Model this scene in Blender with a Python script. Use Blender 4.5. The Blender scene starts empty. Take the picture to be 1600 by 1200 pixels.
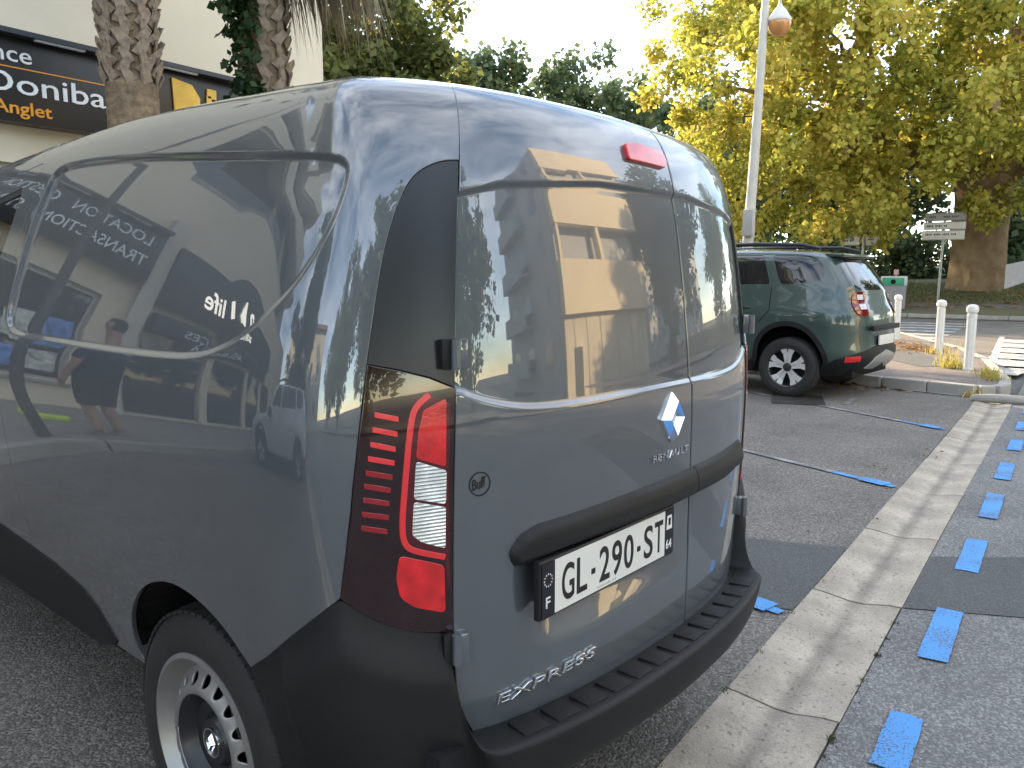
import bpy, bmesh, math, random
import numpy as np
from mathutils import Vector, Matrix, Quaternion
from mathutils.geometry import delaunay_2d_cdt
random.seed(7)
RNG = np.random.default_rng(11)
R = math.radians
SC = bpy.context.scene
COL = SC.collection

# ------------------------------------------------------------------ camera, sky, sun, exposure
SUN_AZ, SUN_EL = 32.0, 20.0            # azimuth from +Y towards +X, elevation (degrees)
cam_d = bpy.data.cameras.new("camera")
cam_d.sensor_width = 36.0
cam_d.lens = 36.0 * 1240.7 / 1600.0
cam_d.clip_start, cam_d.clip_end = 0.05, 3000.0
cam = bpy.data.objects.new("camera", cam_d)
cam.location = (-1.688, -0.768, 1.353)
cam.rotation_euler = (R(90 - 7.58), 0.0, R(-54.62))
COL.objects.link(cam)
SC.camera = cam

world = bpy.data.worlds.new("World")
SC.world = world
world.use_nodes = True
def build_world():
    nt = world.node_tree
    N, L = nt.nodes, nt.links
    bg = N["Background"]
    sky = N.new("ShaderNodeTexSky")
    sky.sky_type = 'NISHITA'
    sky.sun_disc = False
    sky.sun_elevation = R(SUN_EL)
    sky.sun_rotation = R(SUN_AZ)
    sky.air_density, sky.dust_density, sky.ozone_density = 1.0, 0.05, 0.8
    tc = N.new("ShaderNodeTexCoord")
    mp = N.new("ShaderNodeMapping")
    mp.inputs["Scale"].default_value = (1.0, 1.0, 2.6)
    mp.inputs["Location"].default_value = (-4.27, -2.42, 2.63)
    no = N.new("ShaderNodeTexNoise")
    no.inputs["Scale"].default_value = 2.1
    no.inputs["Detail"].default_value = 6.0
    no.inputs["Roughness"].default_value = 0.58
    no.inputs["Distortion"].default_value = 0.35
    cr = N.new("ShaderNodeValToRGB")
    cr.color_ramp.elements[0].position, cr.color_ramp.elements[1].position = 0.37, 0.68
    cl = N.new("ShaderNodeMixRGB")             # cloud = brighter, whiter version of the sky behind it
    cl.blend_type = 'ADD'
    cl.inputs[0].default_value = 1.0
    cl.inputs[2].default_value = (5.2, 5.0, 4.7, 1)
    mx = N.new("ShaderNodeMixRGB")
    L.new(tc.outputs["Generated"], mp.inputs[0])
    L.new(mp.outputs[0], no.inputs["Vector"])
    L.new(no.outputs["Fac"], cr.inputs[0])
    L.new(sky.outputs[0], cl.inputs[1])
    L.new(cr.outputs[0], mx.inputs[0])
    L.new(sky.outputs[0], mx.inputs[1])
    L.new(cl.outputs[0], mx.inputs[2])
    L.new(mx.outputs[0], bg.inputs[0])
    bg.inputs[1].default_value = 0.14
build_world()

sun_d = bpy.data.lights.new("sun", 'SUN')
sun_d.energy = 5.0
sun_d.color = (1.0, 0.77, 0.48)
sun_d.angle = R(0.6)
sun = bpy.data.objects.new("sun", sun_d)
_sd = Vector((math.sin(R(SUN_AZ)) * math.cos(R(SUN_EL)), math.cos(R(SUN_AZ)) * math.cos(R(SUN_EL)), math.sin(R(SUN_EL))))
sun.rotation_euler = _sd.to_track_quat('Z', 'Y').to_euler()
sun.location = _sd * 100
COL.objects.link(sun)
SC.view_settings.view_transform = 'Standard'
SC.view_settings.look = 'None'
SC.view_settings.gamma = 1.0
SC.view_settings.use_curve_mapping = False
SC.view_settings.exposure = 1.80

# ------------------------------------------------------------------ materials
MATS = {}
def pm(name, col, rough=0.6, metal=0.0, coat=0.0, coatr=0.03, var=0.06, vscale=6.0, bump=0.0, bscale=60.0,
       spec=0.5, cior=1.5, trans=0.0, fine=0.0, fscale=200.0, emit=None, estr=0.0, col2=None):
    """Procedural principled material: base colour with noise variation, optional fine speckle and bump."""
    if name in MATS:
        return MATS[name]
    m = bpy.data.materials.new(name)
    m.use_nodes = True
    nt = m.node_tree
    N, L = nt.nodes, nt.links
    b = N["Principled BSDF"]
    b.inputs["Roughness"].default_value = rough
    b.inputs["Metallic"].default_value = metal
    b.inputs["Coat Weight"].default_value = coat
    b.inputs["Coat Roughness"].default_value = coatr
    b.inputs["Coat IOR"].default_value = cior
    b.inputs["Specular IOR Level"].default_value = spec
    b.inputs["Transmission Weight"].default_value = trans
    tc = N.new("ShaderNodeTexCoord")
    no = N.new("ShaderNodeTexNoise")
    no.inputs["Scale"].default_value = vscale
    no.inputs["Detail"].default_value = 6.0
    L.new(tc.outputs["Object"], no.inputs["Vector"])
    mr = N.new("ShaderNodeMapRange")
    mr.inputs[1].default_value, mr.inputs[2].default_value = 0.3, 0.7
    L.new(no.outputs["Fac"], mr.inputs[0])
    mix = N.new("ShaderNodeMixRGB")
    if col2 is None:
        a = [max(0.0, c * (1 - var)) for c in col]
        c2 = [min(1.0, c * (1 + var)) for c in col]
    else:
        a, c2 = col, col2
    mix.inputs[1].default_value = (*a, 1)
    mix.inputs[2].default_value = (*c2, 1)
    L.new(mr.outputs[0], mix.inputs[0])
    last = mix.outputs[0]
    if fine > 0:
        vo = N.new("ShaderNodeTexVoronoi")
        vo.inputs["Scale"].default_value = fscale
        L.new(tc.outputs["Object"], vo.inputs["Vector"])
        sep = N.new("ShaderNodeSeparateColor")
        L.new(vo.outputs["Color"], sep.inputs[0])
        m2 = N.new("ShaderNodeMapRange")
        m2.inputs[3].default_value, m2.inputs[4].default_value = 1 - fine, 1 + fine
        L.new(sep.outputs[0], m2.inputs[0])
        mu = N.new("ShaderNodeMixRGB")
        mu.blend_type = 'MULTIPLY'
        mu.inputs[0].default_value = 1.0
        L.new(last, mu.inputs[1])
        L.new(m2.outputs[0], mu.inputs[2])
        last = mu.outputs[0]
    L.new(last, b.inputs["Base Color"])
    if bump > 0:
        n2 = N.new("ShaderNodeTexNoise")
        n2.inputs["Scale"].default_value = bscale
        n2.inputs["Detail"].default_value = 5.0
        L.new(tc.outputs["Object"], n2.inputs["Vector"])
        bp = N.new("ShaderNodeBump")
        bp.inputs["Strength"].default_value = bump
        bp.inputs["Distance"].default_value = 0.01
        L.new(n2.outputs["Fac"], bp.inputs["Height"])
        L.new(bp.outputs[0], b.inputs["Normal"])
    if emit:
        b.inputs["Emission Color"].default_value = (*emit, 1)
        b.inputs["Emission Strength"].default_value = estr
    MATS[name] = m
    return m

def leaf_mat(name, cols, trans=0.45, vscale=0.35):
    """Leaf: diffuse + translucent, colour by random per leaf and by a slow noise through the crown."""
    m = bpy.data.materials.new(name)
    m.use_nodes = True
    nt = m.node_tree
    N, L = nt.nodes, nt.links
    N.remove(N["Principled BSDF"])
    geo = N.new("ShaderNodeNewGeometry")
    tc = N.new("ShaderNodeTexCoord")
    no = N.new("ShaderNodeTexNoise")
    no.inputs["Scale"].default_value = vscale
    no.inputs["Detail"].default_value = 3.0
    L.new(tc.outputs["Object"], no.inputs["Vector"])
    ad = N.new("ShaderNodeMath")
    ad.operation = 'MULTIPLY_ADD'
    ad.inputs[1].default_value = 0.55
    L.new(geo.outputs["Random Per Island"], ad.inputs[0])
    mm = N.new("ShaderNodeMapRange")
    mm.inputs[1].default_value, mm.inputs[2].default_value = 0.3, 0.7
    mm.inputs[3].default_value, mm.inputs[4].default_value = 0.0, 0.45
    L.new(no.outputs["Fac"], mm.inputs[0])
    L.new(mm.outputs[0], ad.inputs[2])
    cr = N.new("ShaderNodeValToRGB")
    el = cr.color_ramp.elements
    while len(el) < len(cols):
        el.new(0.5)
    for i, c in enumerate(cols):
        el[i].position = i / (len(cols) - 1)
        el[i].color = (*c, 1)
    L.new(ad.outputs[0], cr.inputs[0])
    d = N.new("ShaderNodeBsdfPrincipled")
    d.inputs["Roughness"].default_value = 0.55
    d.inputs["Specular IOR Level"].default_value = 0.3
    t = N.new("ShaderNodeBsdfTranslucent")
    mx = N.new("ShaderNodeMixShader")
    mx.inputs[0].default_value = trans
    L.new(cr.outputs[0], d.inputs["Base Color"])
    L.new(cr.outputs[0], t.inputs["Color"])
    L.new(d.outputs[0], mx.inputs[1])
    L.new(t.outputs[0], mx.inputs[2])
    L.new(mx.outputs[0], N["Material Output"].inputs[0])
    MATS[name] = m
    return m

def asphalt_mat(name, base, speck=0.5, scale=130.0, bump=0.9, tint=(1, 1, 1), patch=0.24):
    m = bpy.data.materials.new(name)
    m.use_nodes = True
    nt = m.node_tree
    N, L = nt.nodes, nt.links
    b = N["Principled BSDF"]
    tc = N.new("ShaderNodeTexCoord")
    vo = N.new("ShaderNodeTexVoronoi")
    vo.inputs["Scale"].default_value = scale
    vo.inputs["Randomness"].default_value = 1.0
    L.new(tc.outputs["Object"], vo.inputs["Vector"])
    sep = N.new("ShaderNodeSeparateColor")
    L.new(vo.outputs["Color"], sep.inputs[0])
    pw = N.new("ShaderNodeMath")
    pw.operation = 'POWER'
    pw.inputs[1].default_value = 2.2
    L.new(sep.outputs[0], pw.inputs[0])
    mr = N.new("ShaderNodeMapRange")
    mr.inputs[3].default_value, mr.inputs[4].default_value = 1 - speck * 0.6, 1 + speck * 1.8
    L.new(pw.outputs[0], mr.inputs[0])
    n1 = N.new("ShaderNodeTexNoise")
    n1.inputs["Scale"].default_value = 1.3
    n1.inputs["Detail"].default_value = 8.0
    n1.inputs["Roughness"].default_value = 0.65
    L.new(tc.outputs["Object"], n1.inputs["Vector"])
    m1 = N.new("ShaderNodeMapRange")
    m1.inputs[1].default_value, m1.inputs[2].default_value = 0.3, 0.7
    m1.inputs[3].default_value, m1.inputs[4].default_value = 1 - patch, 1 + patch
    L.new(n1.outputs["Fac"], m1.inputs[0])
    mu = N.new("ShaderNodeMath")
    mu.operation = 'MULTIPLY'
    L.new(mr.outputs[0], mu.inputs[0])
    L.new(m1.outputs[0], mu.inputs[1])
    cb = N.new("ShaderNodeMixRGB")
    cb.blend_type = 'MULTIPLY'
    cb.inputs[0].default_value = 1.0
    cb.inputs[1].default_value = (base * tint[0], base * tint[1], base * tint[2], 1)
    L.new(mu.outputs[0], cb.inputs[2])
    L.new(cb.outputs[0], b.inputs["Base Color"])
    b.inputs["Roughness"].default_value = 0.85
    b.inputs["Specular IOR Level"].default_value = 0.35
    bp = N.new("ShaderNodeBump")
    bp.inputs["Strength"].default_value = bump
    bp.inputs["Distance"].default_value = 0.006
    L.new(vo.outputs["Distance"], bp.inputs["Height"])
    bp.invert = True
    L.new(bp.outputs[0], b.inputs["Normal"])
    MATS[name] = m
    return m

def paint_mark_mat(name, col, wear=0.45, scale=110.0):
    """Road paint worn through to the stones: a mix with asphalt colour by noise."""
    m = bpy.data.materials.new(name)
    m.use_nodes = True
    nt = m.node_tree
    N, L = nt.nodes, nt.links
    b = N["Principled BSDF"]
    tc = N.new("ShaderNodeTexCoord")
    n1 = N.new("ShaderNodeTexNoise")
    n1.inputs["Scale"].default_value = scale
    n1.inputs["Detail"].default_value = 4.0
    L.new(tc.outputs["Object"], n1.inputs["Vector"])
    n2 = N.new("ShaderNodeTexNoise")
    n2.inputs["Scale"].default_value = 5.0
    n2.inputs["Detail"].default_value = 6.0
    L.new(tc.outputs["Object"], n2.inputs["Vector"])
    ad = N.new("ShaderNodeMath")
    ad.operation = 'MULTIPLY_ADD'
    ad.inputs[1].default_value = 0.6
    L.new(n2.outputs["Fac"], ad.inputs[0])
    L.new(n1.outputs["Fac"], ad.inputs[2])
    cr = N.new("ShaderNodeValToRGB")
    cr.color_ramp.elements[0].position = 0.52 + wear * 0.55
    cr.color_ramp.elements[1].position = 0.60 + wear * 0.55
    L.new(ad.outputs[0], cr.inputs[0])
    mx = N.new("ShaderNodeMixRGB")
    mx.inputs[1].default_value = (*col, 1)
    mx.inputs[2].default_value = (0.10, 0.10, 0.10, 1)
    L.new(cr.outputs[0], mx.inputs[0])
    L.new(mx.outputs[0], b.inputs["Base Color"])
    b.inputs["Roughness"].default_value = 0.7
    bp = N.new("ShaderNodeBump")
    bp.inputs["Strength"].default_value = 0.5
    bp.inputs["Distance"].default_value = 0.003
    L.new(n1.outputs["Fac"], bp.inputs["Height"])
    L.new(bp.outputs[0], b.inputs["Normal"])
    MATS[name] = m
    return m

PAINT = pm("van_grey_paint", (0.075, 0.084, 0.094), 0.36, coat=1.0, coatr=0.010, cior=1.95, var=0.03, vscale=3, bump=0.015, bscale=7)
BLACKP = pm("black_grained_plastic", (0.010, 0.010, 0.0105), 0.55, var=0.2, bump=0.15, bscale=900, spec=0.35)
BLACKG = pm("satin_black_panel", (0.017, 0.018, 0.021), 0.30, var=0.05)
BLACKD = pm("dark_void", (0.004, 0.004, 0.005), 0.9)
RUBBER = pm("tyre_rubber", (0.022, 0.021, 0.020), 0.75, var=0.25, vscale=14, bump=0.1, bscale=200)
STEEL = pm("wheel_silver", (0.36, 0.355, 0.345), 0.42, metal=0.75, var=0.06, vscale=20)
CHROME = pm("chrome", (0.86, 0.86, 0.86), 0.09, metal=1.0, var=0.02)
REDDARK = pm("dark_red_lens", (0.014, 0.0005, 0.0015), 0.12, coat=1.0, coatr=0.01, var=0.1)
REDMID = pm("mid_red_lens", (0.075, 0.002, 0.006), 0.12, coat=1.0, coatr=0.01, var=0.2)
REDLENS = pm("bright_red_lens", (0.62, 0.012, 0.015), 0.18, coat=1.0, coatr=0.02, var=0.25, vscale=30, bump=0.06, bscale=180)
REDGUIDE = pm("red_light_guide", (0.75, 0.03, 0.035), 0.25, coat=1.0, coatr=0.02, var=0.08)
REDBAR = pm("deep_red_bar", (0.30, 0.006, 0.012), 0.2, coat=1.0, coatr=0.02, var=0.15)
CLEARL = pm("clear_lens", (0.62, 0.60, 0.58), 0.10, metal=0.55, coat=1.0, coatr=0.02, var=0.2, vscale=40, bump=0.15, bscale=160)
def _ribs(m, scale):
    N, L = m.node_tree.nodes, m.node_tree.links
    w = N.new("ShaderNodeTexWave"); w.bands_direction = 'Z'; w.inputs["Scale"].default_value = scale
    tc = N.new("ShaderNodeTexCoord"); L.new(tc.outputs["Object"], w.inputs["Vector"])
    b = N.new("ShaderNodeBump"); b.inputs["Strength"].default_value = .35; b.inputs["Distance"].default_value = .003
    L.new(w.outputs["Fac"], b.inputs["Height"]); L.new(b.outputs[0], N["Principled BSDF"].inputs["Normal"])
_ribs(CLEARL, 48)
WHITEP = pm("plate_white", (0.74, 0.72, 0.66), 0.35, var=0.02)
INK = pm("plate_black", (0.012, 0.012, 0.013), 0.4)
GLASSD = pm("dark_tinted_glass", (0.012, 0.014, 0.015), 0.03, spec=0.9, var=0.05)
WHITEPAINT = pm("white_paint", (0.74, 0.72, 0.68), 0.45, var=0.06, vscale=9, bump=0.05, bscale=40)

# ------------------------------------------------------------------ helpers: objects
def setp(o, label=None, cat=None, group=None, kind=None):
    if label: o["label"] = label
    if cat: o["category"] = cat
    if group: o["group"] = group
    if kind: o["kind"] = kind
    return o

def empty(name, loc=(0, 0, 0), rz=0.0, label=None, cat=None, group=None, kind=None, parent=None):
    o = bpy.data.objects.new(name, None)
    o.empty_display_size = 0.2
    o.location = loc
    o.rotation_euler = (0, 0, rz)
    if parent: o.parent = parent
    COL.objects.link(o)
    return setp(o, label, cat, group, kind)

def link(name, me, mat=None, parent=None, loc=None, rz=None):
    o = bpy.data.objects.new(name, me)
    if mat is not None and len(me.materials) == 0:
        me.materials.append(mat)
    if parent: o.parent = parent
    if loc is not None: o.location = loc
    if rz is not None: o.rotation_euler = (0, 0, rz)
    COL.objects.link(o)
    return o

def mesh_from(name, V, F, smooth=False, normals=None):
    me = bpy.data.meshes.new(name)
    V = np.asarray(V, float)
    me.from_pydata([tuple(v) for v in V], [], [tuple(int(i) for i in f) for f in F])
    if smooth or normals is not None:
        me.polygons.foreach_set("use_smooth", np.ones(len(me.polygons), bool))
    if normals is not None:
        me.normals_split_custom_set_from_vertices([tuple(n) for n in normals])
    me.update()
    return me

def mk(name, V, F, mat, parent=None, smooth=False, normals=None, loc=None, rz=None):
    return link(name, mesh_from(name, V, F, smooth, normals), mat, parent, loc, rz)

class MB:
    """Collects geometry for ONE mesh object."""
    def __init__(s): s.V = []; s.F = []
    def add(s, V, F):
        n = len(s.V)
        s.V += [tuple(v) for v in V]
        s.F += [tuple(i + n for i in f) for f in F]
        return s
    def box(s, c, d, rz=0.0, taper=1.0):
        hx, hy, hz = d[0] / 2, d[1] / 2, d[2] / 2
        V = []
        cs, sn = math.cos(rz), math.sin(rz)
        for z, t in ((-hz, 1.0), (hz, taper)):
            for x, y in ((-hx, -hy), (hx, -hy), (hx, hy), (-hx, hy)):
                x, y = x * t, y * t
                V.append((c[0] + x * cs - y * sn, c[1] + x * sn + y * cs, c[2] + z))
        return s.add(V, [(3, 2, 1, 0), (4, 5, 6, 7), (0, 1, 5, 4), (1, 2, 6, 5), (2, 3, 7, 6), (3, 0, 4, 7)])
    def bevbox(s, c, d, b, rz=0.0):
        bm = bmesh.new()
        bmesh.ops.create_cube(bm, size=1.0)
        for v in bm.verts: v.co = Vector((v.co.x * d[0], v.co.y * d[1], v.co.z * d[2]))
        bmesh.ops.bevel(bm, geom=bm.edges[:], offset=b, segments=2, affect='EDGES', profile=0.6)
        bm.verts.index_update()
        M = Matrix.Rotation(rz, 3, 'Z')
        V = [tuple(M @ v.co + Vector(c)) for v in bm.verts]
        F = [tuple(v.index for v in f.verts) for f in bm.faces]
        bm.free()
        return s.add(V, F)
    def tube(s, pts, rad, n=10, cap=True):
        pts = [Vector(p) for p in pts]
        if not hasattr(rad, '__len__'): rad = [rad] * len(pts)
        V = []; F = []
        up = Vector((0, 0, 1))
        t0 = (pts[1] - pts[0]).normalized()
        a = t0.cross(up)
        if a.length < 0.1: a = t0.cross(Vector((1, 0, 0)))
        a.normalize()
        for i, p in enumerate(pts):
            if i == 0: t = pts[1] - pts[0]
            elif i == len(pts) - 1: t = pts[-1] - pts[-2]
            else: t = pts[i + 1] - pts[i - 1]
            t.normalize()
            a = (a - t * a.dot(t)).normalized()
            b = t.cross(a)
            for k in range(n):
                an = 2 * math.pi * k / n
                V.append(p + (a * math.cos(an) + b * math.sin(an)) * rad[i])
        for i in range(len(pts) - 1):
            for k in range(n):
                k2 = (k + 1) % n
                F.append((i * n + k, i * n + k2, (i + 1) * n + k2, (i + 1) * n + k))
        if cap:
            F.append(tuple(range(n - 1, -1, -1)))
            F.append(tuple((len(pts) - 1) * n + k for k in range(n)))
        return s.add(V, F)
    def lathe(s, prof, n=32, axis='Z', c=(0, 0, 0), close=False):
        """prof = list of (radius, height)"""
        V = []; F = []
        for r, h in prof:
            for k in range(n):
                a = 2 * math.pi * k / n
                x, y = r * math.cos(a), r * math.sin(a)
                p = (x, y, h) if axis == 'Z' else ((h, x, y) if axis == 'X' else (x, h, y))
                V.append((p[0] + c[0], p[1] + c[1], p[2] + c[2]))
        m = len(prof)
        for i in range(m - 1 if not close else m):
            j = (i + 1) % m
            for k in range(n):
                k2 = (k + 1) % n
                F.append((i * n + k, i * n + k2, j * n + k2, j * n + k))
        return s.add(V, F)
    def obj(s, name, mat, parent=None, smooth=False, loc=None, rz=None):
        o = mk(name, s.V, s.F, mat, parent, smooth, None, loc, rz)
        if smooth:
            sharp_edges(o.data, 38)
        return o

def sharp_edges(me, deg):
    bm = bmesh.new()
    bm.from_mesh(me)
    bmesh.ops.recalc_face_normals(bm, faces=bm.faces[:])
    for e in bm.edges:
        if len(e.link_faces) == 2 and e.calc_face_angle(0) > R(deg):
            e.smooth = False
    bm.to_mesh(me)
    bm.free()

def slab(name, poly, z0, z1, mat, parent=None, loc=None):
    """Prism over a polygon (x, y)."""
    n = len(poly)
    V = [(p[0], p[1], z0) for p in poly] + [(p[0], p[1], z1) for p in poly]
    F = [tuple(range(n - 1, -1, -1)), tuple(range(n, 2 * n))] + [(i, (i + 1) % n, n + (i + 1) % n, n + i) for i in range(n)]
    return mk(name, V, F, mat, parent, loc=loc)

def text_mesh(body, extrude=0.0, offset=0.0, shear=0.0, spacing=1.0, res=3, bevel=0.0):
    """Mesh arrays of a text, normalised: x from 0, y baseline 0, real width / cap height returned."""
    cu = bpy.data.curves.new("lettering", 'FONT')
    cu.body = body
    cu.size = 1.0
    cu.extrude = extrude
    cu.offset = offset
    cu.shear = shear
    cu.space_character = spacing
    cu.resolution_u = res
    cu.bevel_depth = bevel
    o = bpy.data.objects.new("lettering", cu)
    COL.objects.link(o)
    dg = bpy.context.evaluated_depsgraph_get()
    me = bpy.data.meshes.new_from_object(o.evaluated_get(dg))
    V = np.array([v.co[:] for v in me.vertices])
    F = [tuple(p.vertices) for p in me.polygons]
    bpy.data.objects.remove(o)
    bpy.data.curves.remove(cu)
    bpy.data.meshes.remove(me)
    if len(V) == 0: return V.reshape(-1, 3), F
    V[:, 0] -= V[:, 0].min()
    return V, F

def text_flat(name, body, org, width, height, mat, parent, xdir=(1, 0, 0), up=(0, 0, 1), depth=0.006, **kw):
    """Text set into a plane: origin = lower left of baseline; fits width x cap height."""
    V, F = text_mesh(body, extrude=0.05, **kw)
    wx = V[:, 0].max()
    hy = V[:, 1].max()
    xd, ud = np.array(xdir, float), np.array(up, float)
    nd = np.cross(xd, ud)
    P = np.array(org) + np.outer(V[:, 0] / wx * width, xd) + np.outer(V[:, 1] / hy * height, ud) + np.outer(V[:, 2] / 0.05 * depth, nd)
    return mk(name, P, F, mat, parent)

# ------------------------------------------------------------------ helpers: car body surfaces
def cspline(t, y):
    t = np.asarray(t, float); y = np.asarray(y, float)
    n = len(t); h = np.diff(t); A = np.zeros((n, n)); b = np.zeros(n); A[0, 0] = A[-1, -1] = 1
    for i in range(1, n - 1):
        A[i, i - 1] = h[i - 1]; A[i, i] = 2 * (h[i - 1] + h[i]); A[i, i + 1] = h[i]
        b[i] = 6 * ((y[i + 1] - y[i]) / h[i] - (y[i] - y[i - 1]) / h[i - 1])
    M = np.linalg.solve(A, b)
    def f(x):
        x = np.asarray(x, float)
        i = np.clip(np.searchsorted(t, x) - 1, 0, n - 2); d = x - t[i]; hh = h[i]
        return y[i] + d * ((y[i + 1] - y[i]) / hh - hh * (2 * M[i] + M[i + 1]) / 6) + d * d * M[i] / 2 + d ** 3 * (M[i + 1] - M[i]) / (6 * hh)
    return f

def dense(P, n=4000, sym=False):
    P = np.array(P, float)
    if sym: P = np.vstack([P[:0:-1] * np.array([-1] + [1] * (P.shape[1] - 1)), P])
    t = np.r_[0, np.cumsum(np.linalg.norm(np.diff(P[:, :2], axis=0), axis=1) ** .7)]
    tt = np.linspace(0, t[-1], n)
    Q = np.array([cspline(t, P[:, k])(tt) for k in range(P.shape[1])]).T
    s = np.r_[0, np.cumsum(np.linalg.norm(np.diff(Q[:, :2], axis=0), axis=1))]
    return s, Q

class Body:
    """Car skin as a function of (s, v): s runs along the plan outline (0 = middle of the rear, minus = left side),
    v runs up the cross profile to the middle of the roof."""
    def __init__(b, PLAN, PROF, KT, KV, zb, yc=2.0, front=None):
        sC, b.QC = dense(PLAN, sym=True)
        b.sC = sC - sC[np.argmin(np.abs(b.QC[:, 0]) + 10 * (b.QC[:, 1] > 2))]
        b.vP, b.QP = dense(PROF)
        b.wm = max(p[0] for p in PLAN); b.KF = cspline(KT, KV); b.zb = zb; b.yc = yc; b.front = front
        b.smax = b.sC[-1]; b.vmax = b.vP[-1]
        b.fl = max(p[1] for p in PLAN)
    def pos(b, s, v):
        cx = np.interp(s, b.sC, b.QC[:, 0]); cy = np.interp(s, b.sC, b.QC[:, 1])
        w = np.interp(v, b.vP, b.QP[:, 0]); z = np.interp(v, b.vP, b.QP[:, 1]); yr = np.interp(v, b.vP, b.QP[:, 2])
        if b.QP.shape[1] > 3:                     # less tumblehome at the rear corners than along the sides
            wr = np.interp(v, b.vP, b.QP[:, 3]); f = np.clip((cy - .08) / .16, 0, 1); f = f * f * (3 - 2 * f)
            w = wr * (1 - f) + w * f
        X = cx * w / b.wm
        if b.front is not None:
            yf = np.interp(z, [p[0] for p in b.front], [p[1] for p in b.front])
            f = np.clip((cy - b.yc) / (b.fl - b.yc), 0, 1)
            cyf = np.where(cy > b.yc, b.yc + (cy - b.yc) * (1 - f) + (yf - b.yc) * f * f, cy)
            cyf = np.minimum(cyf, cy)
        else:
            cyf = cy
        Y = np.where(cy < b.yc, yr + cy * (b.yc - yr) / b.yc, cyf)
        Z = np.where(z > b.zb, b.zb + (z - b.zb) * (1 + b.KF(np.clip(Y, -.5, 4.4))), z)
        return np.stack([X, Y, Z], -1)
    def vz(b, z): return np.interp(z, b.QP[:, 1], b.vP)

def seg_dist(P, poly):
    A = np.asarray(poly, float); B = np.roll(A, -1, axis=0)
    d = np.full(len(P), 1e9)
    for a, c in zip(A, B):
        ab = c - a; L = ab @ ab
        t = np.clip(((P - a) @ ab) / (L if L > 0 else 1), 0, 1)
        d = np.minimum(d, np.hypot(*(P - a - t[:, None] * ab).T))
    return d

def inside(P, poly):
    A = np.asarray(poly, float); B = np.roll(A, -1, axis=0)
    r = np.zeros(len(P), bool)
    x, y = P[:, 0], P[:, 1]
    for a, c in zip(A, B):
        if a[1] == c[1]: continue
        k = ((a[1] > y) != (c[1] > y)) & (x < (c[0] - a[0]) * (y - a[1]) / (c[1] - a[1]) + a[0])
        r ^= k
    return r

def sdist(P, poly):
    d = seg_dist(P, poly)
    return np.where(inside(P, poly), d, -d)

def sm(x, a, b):
    t = np.clip((x - a) / (b - a), 0, 1)
    return t * t * (3 - 2 * t)

def resamp(poly, h, closed=True):
    P = np.asarray(poly, float)
    if closed: P = np.vstack([P, P[:1]])
    out = []
    for a, b in zip(P[:-1], P[1:]):
        n = max(1, int(math.ceil(np.hypot(*(b - a)) / h)))
        for i in range(n): out.append(a + (b - a) * i / n)
    if not closed: out.append(P[-1])
    return np.array(out)

def rounded(poly, r, n=5):
    """Round the corners of a closed polygon."""
    P = np.asarray(poly, float); out = []
    m = len(P)
    for i in range(m):
        a, b, c = P[i - 1], P[i], P[(i + 1) % m]
        u, w = a - b, c - b
        lu, lw = np.hypot(*u), np.hypot(*w)
        q = min(r, lu * .45, lw * .45)
        p0, p1 = b + u / lu * q, b + w / lw * q
        for k in range(n + 1):
            t = k / n
            out.append((1 - t) ** 2 * p0 + 2 * t * (1 - t) * b + t * t * p1)
    return np.array(out)

def chaikin(poly, it=2, closed=True):
    P = np.asarray(poly, float)
    for _ in range(it):
        if closed:
            Q = np.roll(P, -1, axis=0)
            P = np.stack([P * .75 + Q * .25, P * .25 + Q * .75], 1).reshape(-1, 2)
        else:
            a, b = P[:-1], P[1:]
            P = np.vstack([P[:1], np.stack([a * .75 + b * .25, a * .25 + b * .75], 1).reshape(-1, 2), P[-1:]])
    return P

def area2(P):
    Q = np.roll(P, -1, axis=0)
    return (P[:, 0] * Q[:, 1] - Q[:, 0] * P[:, 1]).sum()

def offset_poly(P, d):
    """Move a closed polygon inwards by d (negative = outwards)."""
    P = np.asarray(P, float)
    if d == 0: return P
    sg = 1 if area2(P) > 0 else -1
    T = np.roll(P, -1, axis=0) - np.roll(P, 1, axis=0)
    T /= np.maximum(np.hypot(T[:, 0], T[:, 1]), 1e-9)[:, None]
    return P + sg * d * np.stack([-T[:, 1], T[:, 0]], -1)

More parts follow.
